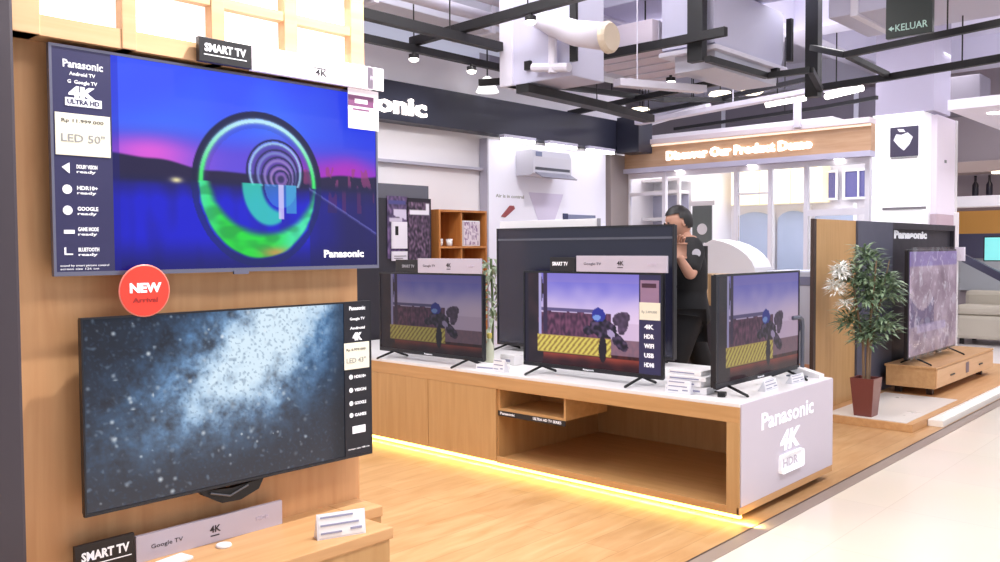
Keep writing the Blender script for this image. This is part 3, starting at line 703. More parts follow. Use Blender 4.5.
# slim potted plant behind island left of AC panel
def leafy(t, blobs, n, m, size, seed, name='foliage', droop=.4):
    rnd = random.Random(seed); bm = bmesh.new()
    tot = sum(b[3]**2 for b in blobs)
    for c in blobs:
        for _ in range(int(n*c[3]**2/tot)):
            a = rnd.uniform(0, 2*PI); e = rnd.uniform(-.5, 1.2); rr = rnd.random()**.5
            base = Vector((c[0]+c[3]*rr*.7*math.cos(a)*math.cos(e), c[1]+c[3]*rr*.7*math.sin(a)*math.cos(e), c[2]+c[3]*rr*math.sin(e)*(c[4] if len(c) > 4 else 1)))
            L = size*rnd.uniform(.7, 1.35); d = Vector((math.cos(a), math.sin(a), rnd.uniform(-.5, .9))).normalized()
            s = d.cross(Vector((0, 0, 1))).normalized()*L*.11; up = s.cross(d).normalized()*L*.03
            mid = base+d*L*.5+Vector((0, 0, L*.05)); tip = base+d*L-Vector((0, 0, L*droop))
            v = [bm.verts.new(q) for q in (base, mid+s, tip, mid-s, mid+up)]
            bm.faces.new((v[0], v[1], v[4])); bm.faces.new((v[1], v[2], v[4])); bm.faces.new((v[2], v[3], v[4])); bm.faces.new((v[3], v[0], v[4]))
    me = bpy.data.meshes.new(name); bm.to_mesh(me); bm.free(); me.materials.append(m)
    o = bpy.data.objects.new(name, me); COL.objects.link(o); o.parent = t; return o
def leaf_mat(name, a, b):
    m = bpy.data.materials.new(name); m.use_nodes = True; nt = m.node_tree; p = nt.nodes['Principled BSDF']
    tc = nt.nodes.new('ShaderNodeTexCoord'); n = nt.nodes.new('ShaderNodeTexNoise'); n.inputs['Scale'].default_value = 22
    cr = nt.nodes.new('ShaderNodeValToRGB'); cr.color_ramp.elements[0].position = .35; cr.color_ramp.elements[1].position = .65
    cr.color_ramp.elements[0].color = srgb(*a); cr.color_ramp.elements[1].color = srgb(*b)
    nt.links.new(tc.outputs['Object'], n.inputs['Vector']); nt.links.new(n.outputs[0], cr.inputs[0]); nt.links.new(cr.outputs[0], p.inputs['Base Color']); p.inputs['Roughness'].default_value = .45
    return m
LEAF = leaf_mat('leaf_green', (66, 92, 66), (158, 180, 146)); LEAFP = leaf_mat('leaf_pale', (150, 172, 140), (196, 208, 186))
t = thing('potted_plant', 'slender pale green plant standing behind the counter between televisions', 'plant', (6.02, 5.62, 0))
MB().lathe([(.10, 0), (.14, .3), (.13, .32), (.11, .3)], (0, 0, 0), 16).build('pot', WHITE, t, smooth=True)
MB().tube([(0, 0, .28), (.01, 0, .8), (0, .01, 1.3)], .012, 8).build('stem', mat('stem_green', (110, 130, 90), .6), t)
leafy(t, [(0, 0, .75, .12, 2), (0, 0, 1.1, .12, 2)], 130, LEAFP, .16, 3)

# ------------------------------------------------------------------ store behind: Discover Our Product Demo
t = thing('store_fascia', 'pale wood store fascia with glowing Discover Our Product Demo letters', 'fascia', (9.3, 3.30, 2.39))
MB().box(0, .12, 0, 3.06, 0, .28).build('board', FASCIAWOOD, t)
MB().box(-.05, .14, -.0, 3.06, .281, .34, .004).build('cornice', mat('cornice_pale', (226, 214, 220), .5), t)
text('glowing_lettering', 'Discover Our Product Demo', .10, SIGNLIT, t, -.012, 2.44, .075, face='-X', w=1.82, bold=.04, depth=.02)
MB().box(-.09, -.051, .72, .80, .30, .62, .004).build('white_bracket', PIPE, t)
MB().box(-.02, -.001, .0, 3.06, .255, .275).build('cove_light', mat('cove_glow', (255, 236, 214), .5, 0, .8), t)
MB().box(-.03, .12, .0, 3.06, -.06, -.001).build('lower_band', mat('lower_band_lilac', (200, 198, 222), .5), t)
for i, y in enumerate((.35, 1.35, 2.3)):
    MB().lathe([(.05, -.066), (.05, -.061)], (.05, y, 0), 16).build('downlight', LAMP, t)
t = thing('glazed_partition', 'white framed glass front of the store under the wood fascia', 'shop window', (9.38, 3.34, 0))
fr = MB()
for y in (.0, .66, 1.08, 1.50, 2.47, 3.0): fr.box(0, .06, y, y+.05, 0, 2.33, .003)
fr.box(0.005, .055, .05, 3.0, 2.27, 2.33).box(0.005, .055, .05, .66, 1.73, 1.80).box(.005, .055, 2.52, 3.0, 2.05, 2.09).box(.005, .055, 1.13, 1.5, 2.0, 2.02)
fr.build('frame', mat('white_frame', (240, 238, 248), .4), t)
GL = bpy.data.materials.new('window_glass'); GL.use_nodes = True; nt = GL.node_tree; p = nt.nodes['Principled BSDF']
tr = nt.nodes.new('ShaderNodeBsdfTransparent'); mx = nt.nodes.new('ShaderNodeMixShader'); gs = nt.nodes.new('ShaderNodeBsdfGlossy'); gs.inputs['Roughness'].default_value = .05
fz = nt.nodes.new('ShaderNodeFresnel'); fz.inputs[0].default_value = 1.35
nt.links.new(fz.outputs[0], mx.inputs[0]); nt.links.new(tr.outputs[0], mx.inputs[1]); nt.links.new(gs.outputs[0], mx.inputs[2]); nt.links.new(mx.outputs[0], nt.nodes['Material Output'].inputs[0])
for y0, y1 in ((.05, .66), (.71, 1.08), (1.13, 1.50), (2.52, 3.0)):
    MB().box(.026, .034, y0+.001, y1-.001, .02, 2.269).build('glass_pane', GL, t)
struct('wall_store_back', MB().box(12.4, 12.5, 3.4, 8.8, 0, 2.8), WALLW, 'white back wall of the demo store')
struct('wall_store_side', MB().box(9.45, 12.4, 6.5, 6.6, 0, 2.8), WALLW)
struct('ceiling_store', MB().box(9.42, 12.5, 3.75, 6.6, 2.75, 2.8), WALLW)
BLUEG = mat('blue_grey_pane', (170, 182, 206), .4); CREAM = mat('lit_cream_cabinet', (246, 236, 204), .5, 0, .5, (255, 236, 180)); PURP = mat('violet_window', (92, 90, 150), .4)
t = thing('wall_cabinet', 'row of lit cream wall cabinets high on the store back wall', 'cabinet', (12.1, 6.35, 2.02))
for k in range(3): MB().box(0, .28, -.47*(k+1)+.02, -.47*k, 0, .52, .004).build('door', CREAM, t)
MB().box(.281, .3, -1.41, 0, 0, .52).build('carcass', WHITE, t)
for i, (y0, y1) in enumerate(((5.80, 6.40), (5.25, 5.72), (4.60, 5.17))):
    t = thing('arched_niche', ['left', 'middle', 'right'][i] + ' pale blue arched niche panel on the store back wall', 'panel', (12.34, y0, 0))
    ww = y1-y0
    poly = [(0, .75), (ww, .75), (ww, 1.78)] + [(ww/2+ww/2*math.cos(a), 1.78+.14*math.sin(a)) for a in (PI*.1, PI*.25, PI*.4, PI*.5, PI*.6, PI*.75, PI*.9)] + [(0, 1.78)]
    MB().prism(poly, 0, .055, 'X').build('panel', BLUEG, t)
    MB().box(-.03, -.001, -.045, -.001, .7, 2.0).build('pilaster', WHITE, t)
for i, (y0, y1) in enumerate(((4.85, 5.25), (4.35, 4.72))):
    t = thing('clerestory_window', ['left', 'right'][i] + ' violet high window with white bars in the store back wall', 'window', (12.3, y0, 2.08))
    MB().box(.03, .09, 0, y1-y0, 0, .36).build('pane', PURP, t)
    MB().box(0, .029, -.03, 0, -.03, .39).box(0, .029, y1-y0, y1-y0+.03, -.03, .39).box(0, .029, 0, y1-y0, -.03, 0).box(0, .029, 0, y1-y0, .36, .39).box(0, .029, (y1-y0)/2-.01, (y1-y0)/2+.01, 0, .36).build('frame', WHITE, t)
t = thing('store_counter', 'long white counter with dark top along the store back wall', 'counter', (11.5, 4.2, 0))
MB().box(0, .6, 0, 2.2, 0, .86, .005).build('counter_body', mat('pale_lilac_body', (226, 222, 236), .5), t)
MB().box(-.02, .62, -.02, 2.22, .861, .90, .004).build('counter_top', mat('slate_top', (120, 122, 150), .4), t)
for i, (y, hh) in enumerate(((4.85, .12), (5.05, .16), (5.2, .10))):
    t = thing('counter_appliance', ['low dark', 'tall dark', 'squat dark'][i] + ' appliance standing on the store counter', 'appliance', (11.75, y, .90))
    MB().box(-.08, .08, -.06, .06, 0, hh, .012).build('appliance_body', mat('appliance_dark', (52, 62, 72), .4), t)
    MB().lathe([(.012, hh), (.02, hh+.02), (.012, hh+.03)], (0, 0, 0), 12).build('knob', BLACK, t)
t = thing('shelf_unit', 'white shelf unit with grey compartments at the left of the store', 'shelf', (9.9, 5.92, 0))
mb = MB().box(0, .04, 0, .04, 0, 2.3).box(0, .04, .62, .66, 0, 2.3).box(.3, .34, 0, .66, 0, 2.3)
for zz in (.4, .85, 1.3, 1.75, 2.1, 2.26): mb.box(.001, .3, .04, .62, zz, zz+.04)
mb.build('rack', WHITE, t)
MB().box(.285, .299, .04, .62, .45, 2.09).build('back_panel', mat('cool_grey_back', (176, 176, 198), .6), t)
t = thing('curved_hood', 'white curved shell standing behind the man to his right', 'hood', (8.0, 4.0, 0))
poly = [(-.08, .02), (.52, .02), (.52, 1.42)] + [(.52-.60*math.sin(a*PI/16)*.98, 1.42*0+1.12+.36*math.cos(a*PI/16)) for a in range(1, 9)]
MB().prism(poly, 0, .38, 'X').build('shell', mat('hood_white', (240, 240, 248), .3), t)
MB().box(-.004, 0, .0, .5, .3, .32).build('seam', mat('pale_grey_frame', (180, 178, 196), .5), t)
t = thing('wall_picture', 'dark framed picture with a white oval behind the man', 'picture', (9.70, 5.62, 1.45), -90)
MB().box(0, .27, 0, .02, 0, .46, .002).build('frame', mat('grey_green_board', (104, 112, 110), .5), t)
MB().lathe([(.07, -.003), (.07, -.0005)], (.14, 0, .17), 20, 'Y').build('oval', WHITE, t)
MB().box(-.04, .31, .0, .02, .461, .52, .002).build('top_cap', WHITE, t)
MB().box(.12, .15, .005, .02, -1.45, 0).build('post', mat('post_grey', (160, 160, 170), .5), t)
t = thing('cardboard_box', 'tan cardboard box stacked behind the man', 'box', (6.55, 3.50, 0))
MB().box(0, .3, -.05, .30, .91, 1.17, .004).build('top_carton', mat('cardboard', (190, 160, 124), .7), t)
MB().box(0, .36, -.08, .34, 0, .91, .004).build('dark_stand', mat('dark_stand', (46, 40, 48), .6), t)
MB().box(-.001, 0, .11, .14, .91, 1.17).build('tape', mat('tape_brown', (150, 120, 86), .4), t)
t = thing('appliance', 'pale blue-white appliance right of the right counter television', 'appliance', (7.55, 3.12, 0))
MB().box(0, .45, 0, .5, 0, 1.18, .02).build('appliance_body', mat('pale_blue_appliance', (206, 214, 236), .3), t)
MB().lathe([(.13, -.012), (.13, 0)], (0, .28, .7), 24, 'X').build('round_door', mat('smoky_door', (90, 96, 130), .15), t)
MB().box(-.006, 0, .05, .45, 1.05, 1.13, .002).build('control_panel', mat('smoky_panel', (130, 136, 170), .3), t)
MB().box(-.01, 0, .05, .3, .1, .35).build('lower_flap', mat('salmon_flap', (220, 170, 140), .4), t)

# ------------------------------------------------------------------ pillar and the store at the right
t = thing('pillar', 'square white illuminated pillar with a white fruit-shaped emblem on a dark square', 'pillar', (10.42, 3.01, -.168)); t.scale = (1.12, 1.12, 1.12)
MB().box(0, .6, .105, .60, .15, 2.74, .004).build('lit_cladding', mat('lit_pillar', (250, 250, 252), .5, 0, .35), t)
MB().box(.02, .58, .02, .58, 2.741, 3.985).build('shaft', mat('pillar_concrete', (176, 170, 190), .7), t)
MB().box(-.012, -.001, .15, .42, 2.30, 2.60, .002).build('emblem_board', mat('emblem_board', (72, 68, 92), .4), t)
poly = [(.285, 2.36), (.23, 2.42), (.20, 2.49), (.25, 2.54), (.31, 2.52), (.36, 2.53), (.385, 2.47), (.34, 2.41)]
MB().prism(poly, -.016, -.0125, 'X').prism([(.27, 2.545), (.33, 2.55), (.35, 2.58), (.29, 2.575)], -.016, -.0125, 'X').build('emblem', INK, t)
MB().box(-.010, -.001, .16, .41, 2.28, 2.295).build('emblem_caption', mat('grey_print', (150, 150, 150), .6), t)
MB().box(-.010, -.001, .07, .49, 1.765, 1.79).build('slogan_line', mat('slogan_grey', (130, 126, 132), .5), t)
t = thing('lit_side_panel', 'tall white lit panel around the corner of the pillar', 'panel', (10.64, 3.045, -.168)); t.scale = (1.12, 1.12, 1.12)
MB().box(0, .62, 0, .06, 1.72, 2.72, .004).build('panel', mat('lit_white_soft', (236, 226, 240), .5, 0, .15), t)
MB().box(0, .62, 0, .06, .15, 1.719, .004).build('pink_base', mat('pink_grey_base', (206, 182, 194), .5), t)
MB().box(.25, .31, -.004, 0, 2.25, 2.28).build('small_print', mat('grey_print', (150, 150, 150), .6), t)
MB().box(.62, .68, -.01, .05, .15, 2.72, .003).build('white_post', WHITE, t)
t = thing('canopy', 'white canopy with round lights over the right-hand store', 'canopy', (10.42, 2.2, 2.878)); t.scale = (1.12, 1.12, 1.12)
MB().box(0, 5, 0, .61, 0, .10, .004).build('soffit', mat('soffit_white', (240, 234, 246), .5), t)
for x in (.5, 1.5, 2.5, 3.5): MB().lathe([(.08, -.006), (.08, -.001)], (x, .3, 0), 18).build('downlight', LAMP, t)
struct('wall_right_store', MB().box(15.0, 15.1, -1.0, 8.8, 0, 4.3), mat('right_store_wall', (176, 164, 170), .8), 'grey-pink back wall of the right-hand store')
t = thing('wall_band', 'orange band with slate stripe on the right-hand store wall', 'panel', (14.9, 2.0, 0))
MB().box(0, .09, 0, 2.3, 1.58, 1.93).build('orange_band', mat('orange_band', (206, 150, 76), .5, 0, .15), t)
MB().box(0, .09, 0, 2.3, 1.20, 1.579).build('slate_band', mat('slate_band', (84, 82, 108), .5), t)
MB().box(.04, .09, 0, 2.3, .70, 1.199).build('lower_band', mat('pale_band', (196, 200, 206), .5), t)
t = thing('wall_shelf', 'white shelf holding dark bottles high in the right-hand store', 'shelf', (14.5, 2.0, 1.98))
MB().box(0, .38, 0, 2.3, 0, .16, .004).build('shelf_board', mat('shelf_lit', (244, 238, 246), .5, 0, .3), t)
for i in range(7):
    b_ = thing('bottle', 'dark bottle standing on the white shelf of the right-hand store', 'bottle', (14.62, 2.5+.19*i, 2.14), 0, 'dark bottles on the white shelf')
    MB().lathe([(.04, 0), (.045, .02), (.045, .17), (.018, .22), (.018, .29)], (0, 0, 0), 12).build('bottle_body', mat('dark_bottle', (40, 36, 50), .3), b_, smooth=True)
    MB().lathe([(.02, .285), (.02, .31)], (0, 0, 0), 12).build('cap', BLACK, b_)
t = thing('shelf_beam', 'tan beam with lamps above the bottle shelf', 'beam', (14.3, 2.0, 2.48))
MB().box(0, .5, 0, 2.3, 0, .16).build('beam', mat('tan_beam', (176, 156, 150), .6), t)
MB().lathe([(.09, -.03), (.09, -.001)], (.1, 1.28, 0), 16).build('lamp', WARML, t)
t = thing('hanging_screen', 'black box screen hanging beyond the right-hand canopy', 'screen', (13.6, 2.60, 2.0))
MB().box(0, .08, 0, .32, .42, 1.15, .01).build('panel', mat('hanging_black', (40, 34, 50), .5), t)
MB().tube([(.04, .16, 1.15), (.04, .16, 2.28)], .02, 8).build('hanger', BLACK, t)
t = thing('menu_screen', 'turquoise screen standing beyond the dark tilted bar', 'screen', (13.3, 2.62, 0))
MB().box(0, .05, 0, .58, 1.18, 1.52, .004).build('housing', BLACK, t)
MB().box(-.004, -.0005, .015, .565, 1.195, 1.505).build('display', mat('turquoise_display', (120, 208, 206), .3, 0, .6), t)
MB().box(.0, .04, .26, .32, .0, 1.18).build('stand_post', mat('post_grey', (160, 160, 170), .5), t)
t = thing('sofa', 'cream leather sofa in the right-hand store', 'sofa', (13.5, 2.2, 0))
CRS = mat('cream_leather', (214, 206, 190), .45)
MB().box(0, .8, 0, 1.42, .08, .42, .05).build('base', CRS, t, smooth=False)
MB().box(.0, .35, .02, .70, .421, .56, .05).build('cushion', CRS, t); MB().box(.0, .35, .72, 1.40, .421, .56, .05).build('cushion', CRS, t)
MB().box(.55, .8, .0, 1.42, .421, .74, .06).build('backrest', CRS, t)
for x, y in ((.05, .05), (.7, .05), (.05, 1.3), (.7, 1.3)): MB().box(x, x+.05, y, y+.05, 0, .08).build('leg', BLACK, t)
t = thing('tilted_bar_stand', 'dark tilted bar on a stand right of the wrapped television', 'stand', (12, 2.5, 0))
MB().beam((0, .62, 1.25), (0, -.1, .85), .10, .09).build('tilted_arm', mat('slate_arm', (52, 52, 74), .4), t)
MB().box(-.03, .03, -.12, -.06, .04, .86, .006).build('stand_post', mat('slate_arm', (52, 52, 74), .4), t)
MB().box(-.25, .25, -.25, .1, 0, .04, .006).build('base_plate', mat('slate_arm', (52, 52, 74), .4), t)
t = thing('white_kiosk', 'slim white kiosk post behind the wrapped television', 'post', (10.95, 2.90, 0))
MB().box(0, .04, 0, .05, .0, 1.78, .006).build('post', WHITE, t)
MB().box(-.06, .10, -.03, .10, 0, .03, .006).build('foot', WHITE, t)
MB().box(-.01, .05, -.07, .06, 1.22, 1.38, .006).build('head', mat('pale_head', (226, 220, 232), .4), t)

# ------------------------------------------------------------------ platform, back panels, cabinet, wrapped television, plant
t = thing('display_platform', 'low oak platform with a white mat at the far right', 'platform', (6.86, 2.11, 0))
MB().box(0, 2.35, 0, .86, 0, .06, .003).build('deck', OAK_H, t)
MB().box(2.351, 4.2, 0, .47, 0, .06, .003).build('deck_extension', OAK_H, t)
MB().box(.35, 4.2, -.115, -.003, .0, .05, .004).build('white_kerb', mat('white_kerb_stone', (250, 246, 240), .3), t)
MB().box(.02, 1.35, .05, .66, .061, .066).build('white_mat', mat('marble_mat', (236, 230, 224), .3), t)
MB().box(.6, 4.15, -.09, -.05, .051, .056).build('light_strip', mat('white_strip_glow', (255, 248, 230), .5, 0, 2.5), t)
t = thing('partition', 'free-standing partition of oak, slate and charcoal panels behind the plant', 'partition', (6.86, 2.86, 0))
MB().box(.02, .86, 0, .045, .061, 1.62, .003).build('oak_panel', OAK_V, t)
MB().box(-.03, .019, -.0, .03, .061, 1.62).build('dark_edge', mat('dark_brown_edge', (66, 50, 46), .5), t)
MB().box(.861, 1.74, -.02, .045, .061, 1.62, .003).build('slate_panel', GREYP, t)
mb = MB().box(1.741, 3.75, .02, .045, .061, 1.62).box(1.741, 3.75, -.02, .019, 1.56, 1.62).box(3.71, 3.75, -.02, .019, .061, 1.559)
mb.build('charcoal_panel', CHAR, t)
text('brand_lettering', 'Panasonic', .07, INK, t, 1.88, .017, 1.475, w=1.0, bold=.06)
t = thing('tv_cabinet', 'low floating oak television cabinet with wide drawers on the platform', 'cabinet', (8.24, 2.35, .06))
MB().box(0, 1.92, .0, .42, .07, .245, .002).build('cabinet_body', OAK_H, t)
MB().box(-.01, 1.93, -.012, .43, .246, .265, .002).build('cabinet_top', OAK_H, t)
for k in range(2):
    d_ = MB().box(.012+.955*k, .955+.955*k, -.014, -.0005, .078, .24, .002).build('drawer', OAK_PALE, t)
    MB().box(.40+.955*k, .52+.955*k, -.024, -.0145, .15, .162, .002).build('handle', BLACK, d_)
MB().box(.90, 1.0, -.018, -.0146, .12, .22, .002).build('grey_tag', mat('grey_tag', (120, 100, 110), .5), t)
for x, y in ((.12, .06), (1.75, .06), (.12, .33), (1.75, .33)): MB().box(x, x+.05, y, y+.05, 0, .07).build('leg', mat('dark_leg', (60, 40, 34), .5), t)
t = thing('television', 'television wrapped in crinkled plastic film on the low oak cabinet', 'television', (8.86, 2.55, .325))
w, h = 1.46, .98
MB().box(-w/2, w/2, .0, .035, .06, .06+h, .006).build('back_cover', BEZEL, t)
def wrap(u, v):
    n = noise.fractal((u*5, v*4, 2), .9, 2.2, 4); n2 = noise.noise((u*20+v*9, v*6, 4))
    c = lerp((136, 116, 138), (214, 198, 218), .5+n*.6)
    if v < .14: c = lerp(c, (130, 116, 196), .7)
    if .02 < u < .5 and .42+.15*math.sin(u*6) < v < .72: c = lerp(c, (84, 72, 124), .75)
    if abs(math.sin((u*1.3+v*.7)*11+n*3)) > .985-.03*n2: c = lerp(c, (240, 236, 250), .6)
    if .15 < u < .75 and .70 < v < .8: c = lerp(c, (190, 180, 226), .6)
    return c
picture('screen', w-.03, h-.04, wrap, PRINT, t, -w/2+.015, -.006, .08, 90, 60, .005)
FILM = bpy.data.materials.new('plastic_film'); FILM.use_nodes = True; nt = FILM.node_tree
tr = nt.nodes.new('ShaderNodeBsdfTransparent'); gs = nt.nodes.new('ShaderNodeBsdfGlossy'); gs.inputs['Roughness'].default_value = .12; mx = nt.nodes.new('ShaderNodeMixShader'); mx.inputs[0].default_value = .22
nt.links.new(tr.outputs[0], mx.inputs[1]); nt.links.new(gs.outputs[0], mx.inputs[2]); nt.links.new(mx.outputs[0], nt.nodes['Material Output'].inputs[0])
bm = bmesh.new(); NX, NY = 46, 30; g = [[bm.verts.new((-w/2-.02+(w+.04)*i/NX, -.03+.02*noise.noise((i*.35, j*.5, 1))+.008*noise.noise((i*1.1, j*1.3, 4)), .05+(h+.03)*j/NY)) for i in range(NX+1)] for j in range(NY+1)]
for j in range(NY):
    for i in range(NX): bm.faces.new((g[j][i], g[j][i+1], g[j+1][i+1], g[j+1][i]))
mb = MB(); mb.bm.free(); mb.bm = bm; mb.build('plastic_wrap', FILM, t, smooth=True)
feet(t, (-.52, .52), .14, .062)
# plant
t = thing('potted_plant', 'bushy bamboo-like plant with white blossoms in a square maroon pot', 'plant', (6.99, 2.50, .066))
mb = MB(); bm = mb.bm; R = []
for z_, r_ in ((0, .068), (.30, .092), (.30, .078), (.25, .075)):
    R.append([bm.verts.new((a*r_, b*r_, z_)) for a, b in ((-1, -1), (1, -1), (1, 1), (-1, 1))])
for i in range(3):
    for k in range(4): bm.faces.new((R[i][k], R[i][(k+1) % 4], R[i+1][(k+1) % 4], R[i+1][k]))
bm.faces.new(R[0][::-1]); bm.faces.new(R[3]); mb.build('pot', mat('maroon_glaze', (120, 66, 62), .3), t)
MB().ball((0, 0, .255), .07, (1, 1, .25)).build('soil', mat('soil', (60, 46, 38), .9), t)
for k in range(5):
    a = k*1.3; MB().tube([(.02*math.cos(a), .02*math.sin(a), .25), (.03*math.cos(a), .03*math.sin(a), .55), (.12*math.cos(a), .12*math.sin(a), 1.0), (.16*math.cos(a), .16*math.sin(a), 1.22)], [.011, .01, .007, .004], 7).build('stem', mat('cane_stem', (132, 108, 84), .6), t)
leafy(t, [(0, 0, .92, .20, 1.2), (-.02, .12, 1.08, .13), (.03, -.12, .98, .14), (0, 0, .60, .13), (.02, 0, 1.17, .11), (0, .12, .72, .12), (0, -.13, .70, .12), (0, .02, 1.25, .08)], 1500, LEAF, .105, 5, droop=.15)
leafy(t, [(-.20, .13, 1.12, .07, 1.3), (-.22, .16, 1.0, .06, 1.3), (-.18, .10, .88, .04)], 420, mat('tuft_white', (250, 250, 246), .5), .06, 9, 'tufts', .1)  # small white leaf shapes clustered on one side of the crown

# ------------------------------------------------------------------ ceiling fittings
def rail(label, pts, w=.05, h=.07, name='lighting_track', cat='track', m=TRACK, hang=None):
    t = thing(name, label, cat, pts[0]); p0 = Vector(pts[0]); mb = MB()
    for a, b in zip(pts[:-1], pts[1:]): mb.beam(Vector(a)-p0, Vector(b)-p0, w, h)
    mb.build('bar', m, t)
    for q in (hang or []):
        MB().tube([Vector(q)-p0, Vector((q[0], q[1], 4.28))-p0], .006, 6).build('hanger', m, t)
    return t
rail('black track parallel to the charcoal fascia, nearer of the two', [(3.4, 4.86, 3.04), (5.32, 4.86, 3.04)], .07, .07, hang=[(3.9, 4.86, 3.08), (4.75, 4.86, 3.08)])
rail('black track parallel to the charcoal fascia, nearer the wall', [(3.6, 5.44, 3.05), (6.45, 5.44, 3.05)], .05, .06, hang=[(4.9, 5.44, 3.08)])
rail('long black track crossing over the two parallel tracks', [(4.93, 5.5, 3.12), (4.80, 2.9, 3.13)], .06, .07, hang=[(4.9, 4.2, 3.1)])
rail('short black track end above the glowing ceiling light', [(6.0, 5.75, 2.96), (6.2, 5.35, 2.96)], .05, .06)
def spotlight(label, loc, aim=(0, 0, -1), m=TRACK):
    t = thing('spotlight', label, 'spotlight', loc); d = Vector(aim).normalized()
    MB().tube([(0, 0, .01), (0, 0, -.012)], .014, 8).build('bracket', m, t)
    p = Vector((0, 0, -.03)); MB().tube([p-d*.018, p+d*.018], .042, 14).build('head', m, t)
    MB().ball(p+d*.02, .042, (1, 1, .6)).build('lens', LAMP, t)
spotlight('glowing spotlight where the crossing tracks meet', (4.88, 5.42, 3.01)); spotlight('glowing spotlight on the track nearer the wall', (5.56, 5.42, 3.01))
spotlight('glowing spotlight on the long crossing track by the duct', (4.85, 4.13, 3.082)); spotlight('small spotlight under the black ladder frame', (6.95, 4.25, 2.95))
t = thing('pendant_lamp', 'bright bell lamp above the charcoal fascia', 'lamp', (6.58, 6.19, 3.0))
MB().lathe([(.02, .16), (.05, .14), (.11, .02), (.12, 0)], (0, 0, 0), 20).build('shade', mat('bell_lamp_glow', (255, 252, 250), .4, 0, 1.6), t, smooth=True)
MB().tube([(0, 0, .15), (0, 0, 1.29)], .008, 6).build('cord', BLACK, t)
# square duct drop with elbow pipes
t = thing('air_duct', 'square lilac-white duct drop with pipes hanging from the ceiling', 'duct', (5.36, 4.15, 2.72))
MB().box(.0, .42, .0, .70, 0, 1.57, .01).build('duct_body', DUCT, t)
MB().box(-.02, .44, .60, .735, .0, 1.57, .004).build('flange', PIPE, t)
MB().tube([(-.03, .30, .46), (-.12, .20, .44), (-.15, .05, .36), (-.15, -.15, .27), (-.15, -.42, .20)], [.06, .075, .085, .095, .10], 16).build('flexible_pipe', PIPE, t, smooth=True)
MB().lathe([(.10, 0), (.115, .02), (.115, .05), (.10, .06)], (-.15, -.48, .19), 18, 'Y').build('pipe_end', mat('tan_pipe', (206, 190, 170), .5), t)
MB().tube([(-.06, .14, .34), (-.06, .14, .03)], .035, 10).tube([(-.06, .34, .10), (-.06, -.02, .05)], .035, 10).build('small_pipe', PIPE, t)
MB().box(-.03, -.001, .40, .46, .10, .17).build('dark_clamp', BLACK, t)
MB().box(-.03, .0, -.06, .0, .1, 1.57).build('black_strut', BLACK, t)
rail('dark cable tray under the lilac-white duct', [(5.25, 4.56, 2.66), (6.5, 4.70, 2.68), (7.6, 4.9, 2.7)], .12, .07, 'cable_tray', 'tray', hang=[(6.42, 4.69, 2.7)])
rail('pale pipe rack with short posts behind the dark cable tray', [(6.1, 4.25, 2.78), (7.0, 3.95, 2.80)], .10, .06, 'cable_tray', 'tray', PIPE, hang=[(6.3, 4.18, 2.8)])
t = thing('duct_run', 'long flat ceiling duct crossing above the middle of the shop', 'duct', (6.65, 3.0, 3.6))
MB().box(0, .9, 0, 2.45, 0, .69, .01).build('duct_body', DUCT, t)
for y in (.9, 1.9): MB().box(-.02, .92, y, y+.05, -.02, .69).build('flange', PIPE, t)
t = thing('duct_run', 'grey ceiling duct running along the wall behind the tracks', 'duct', (2.0, 5.6, 3.42))
MB().box(0, 6.8, 0, .5, 0, .45, .01).build('duct_body', mat('duct_grey', (200, 200, 214), .6), t)
for x in (1.2, 2.6, 4.0, 5.4): MB().box(x, x+.05, -.02, .52, -.02, .46).build('flange', PIPE, t)
for x in (1.0, 5.0): MB().box(x, x+.02, .24, .26, .47, .87).build('hanger', BLACK, t)
for i, (y, z_) in enumerate(((5.25, 3.40), (5.02, 3.48))):
    t = thing('pipe', ['lower', 'higher'][i] + ' of two pale pipes running towards the store', 'pipe', (3.0, y, z_))
    MB().tube([(0, 0, 0), (3.5, 0, 0)], .05, 10).build('tube', PIPE, t, smooth=True)
    for x in (1.4, 3.0): MB().box(x, x+.03, -.06, .06, -.06, .07).build('clamp', mat('duct_grey', (200, 200, 214), .6), t)
    MB().tube([(1.0, 0, .04), (1.0, 0, 4.29-z_)], .006, 6).build('hanger', BLACK, t)
t = thing('duct_run', 'low wide ribbed pale duct right of the flexible pipe', 'duct', (6.5, 4.16, 3.15))
MB().box(0, 1.5, 0, .98, 0, .22, .006).build('duct_body', mat('ribbed_duct', (214, 202, 214), .6), t)
for k in range(5): MB().box(.1+.3*k, .13+.3*k, -.004, .984, -.012, .226).build('rib', PIPE, t)
MB().box(-.03, 0, 0, .98, -.02, .02).build('edge_rail', TRACK, t)
for q in ((.2, .2), (1.3, .8)): MB().tube([(q[0], q[1], .22), (q[0], q[1], .45)], .008, 6).build('hanger', BLACK, t)
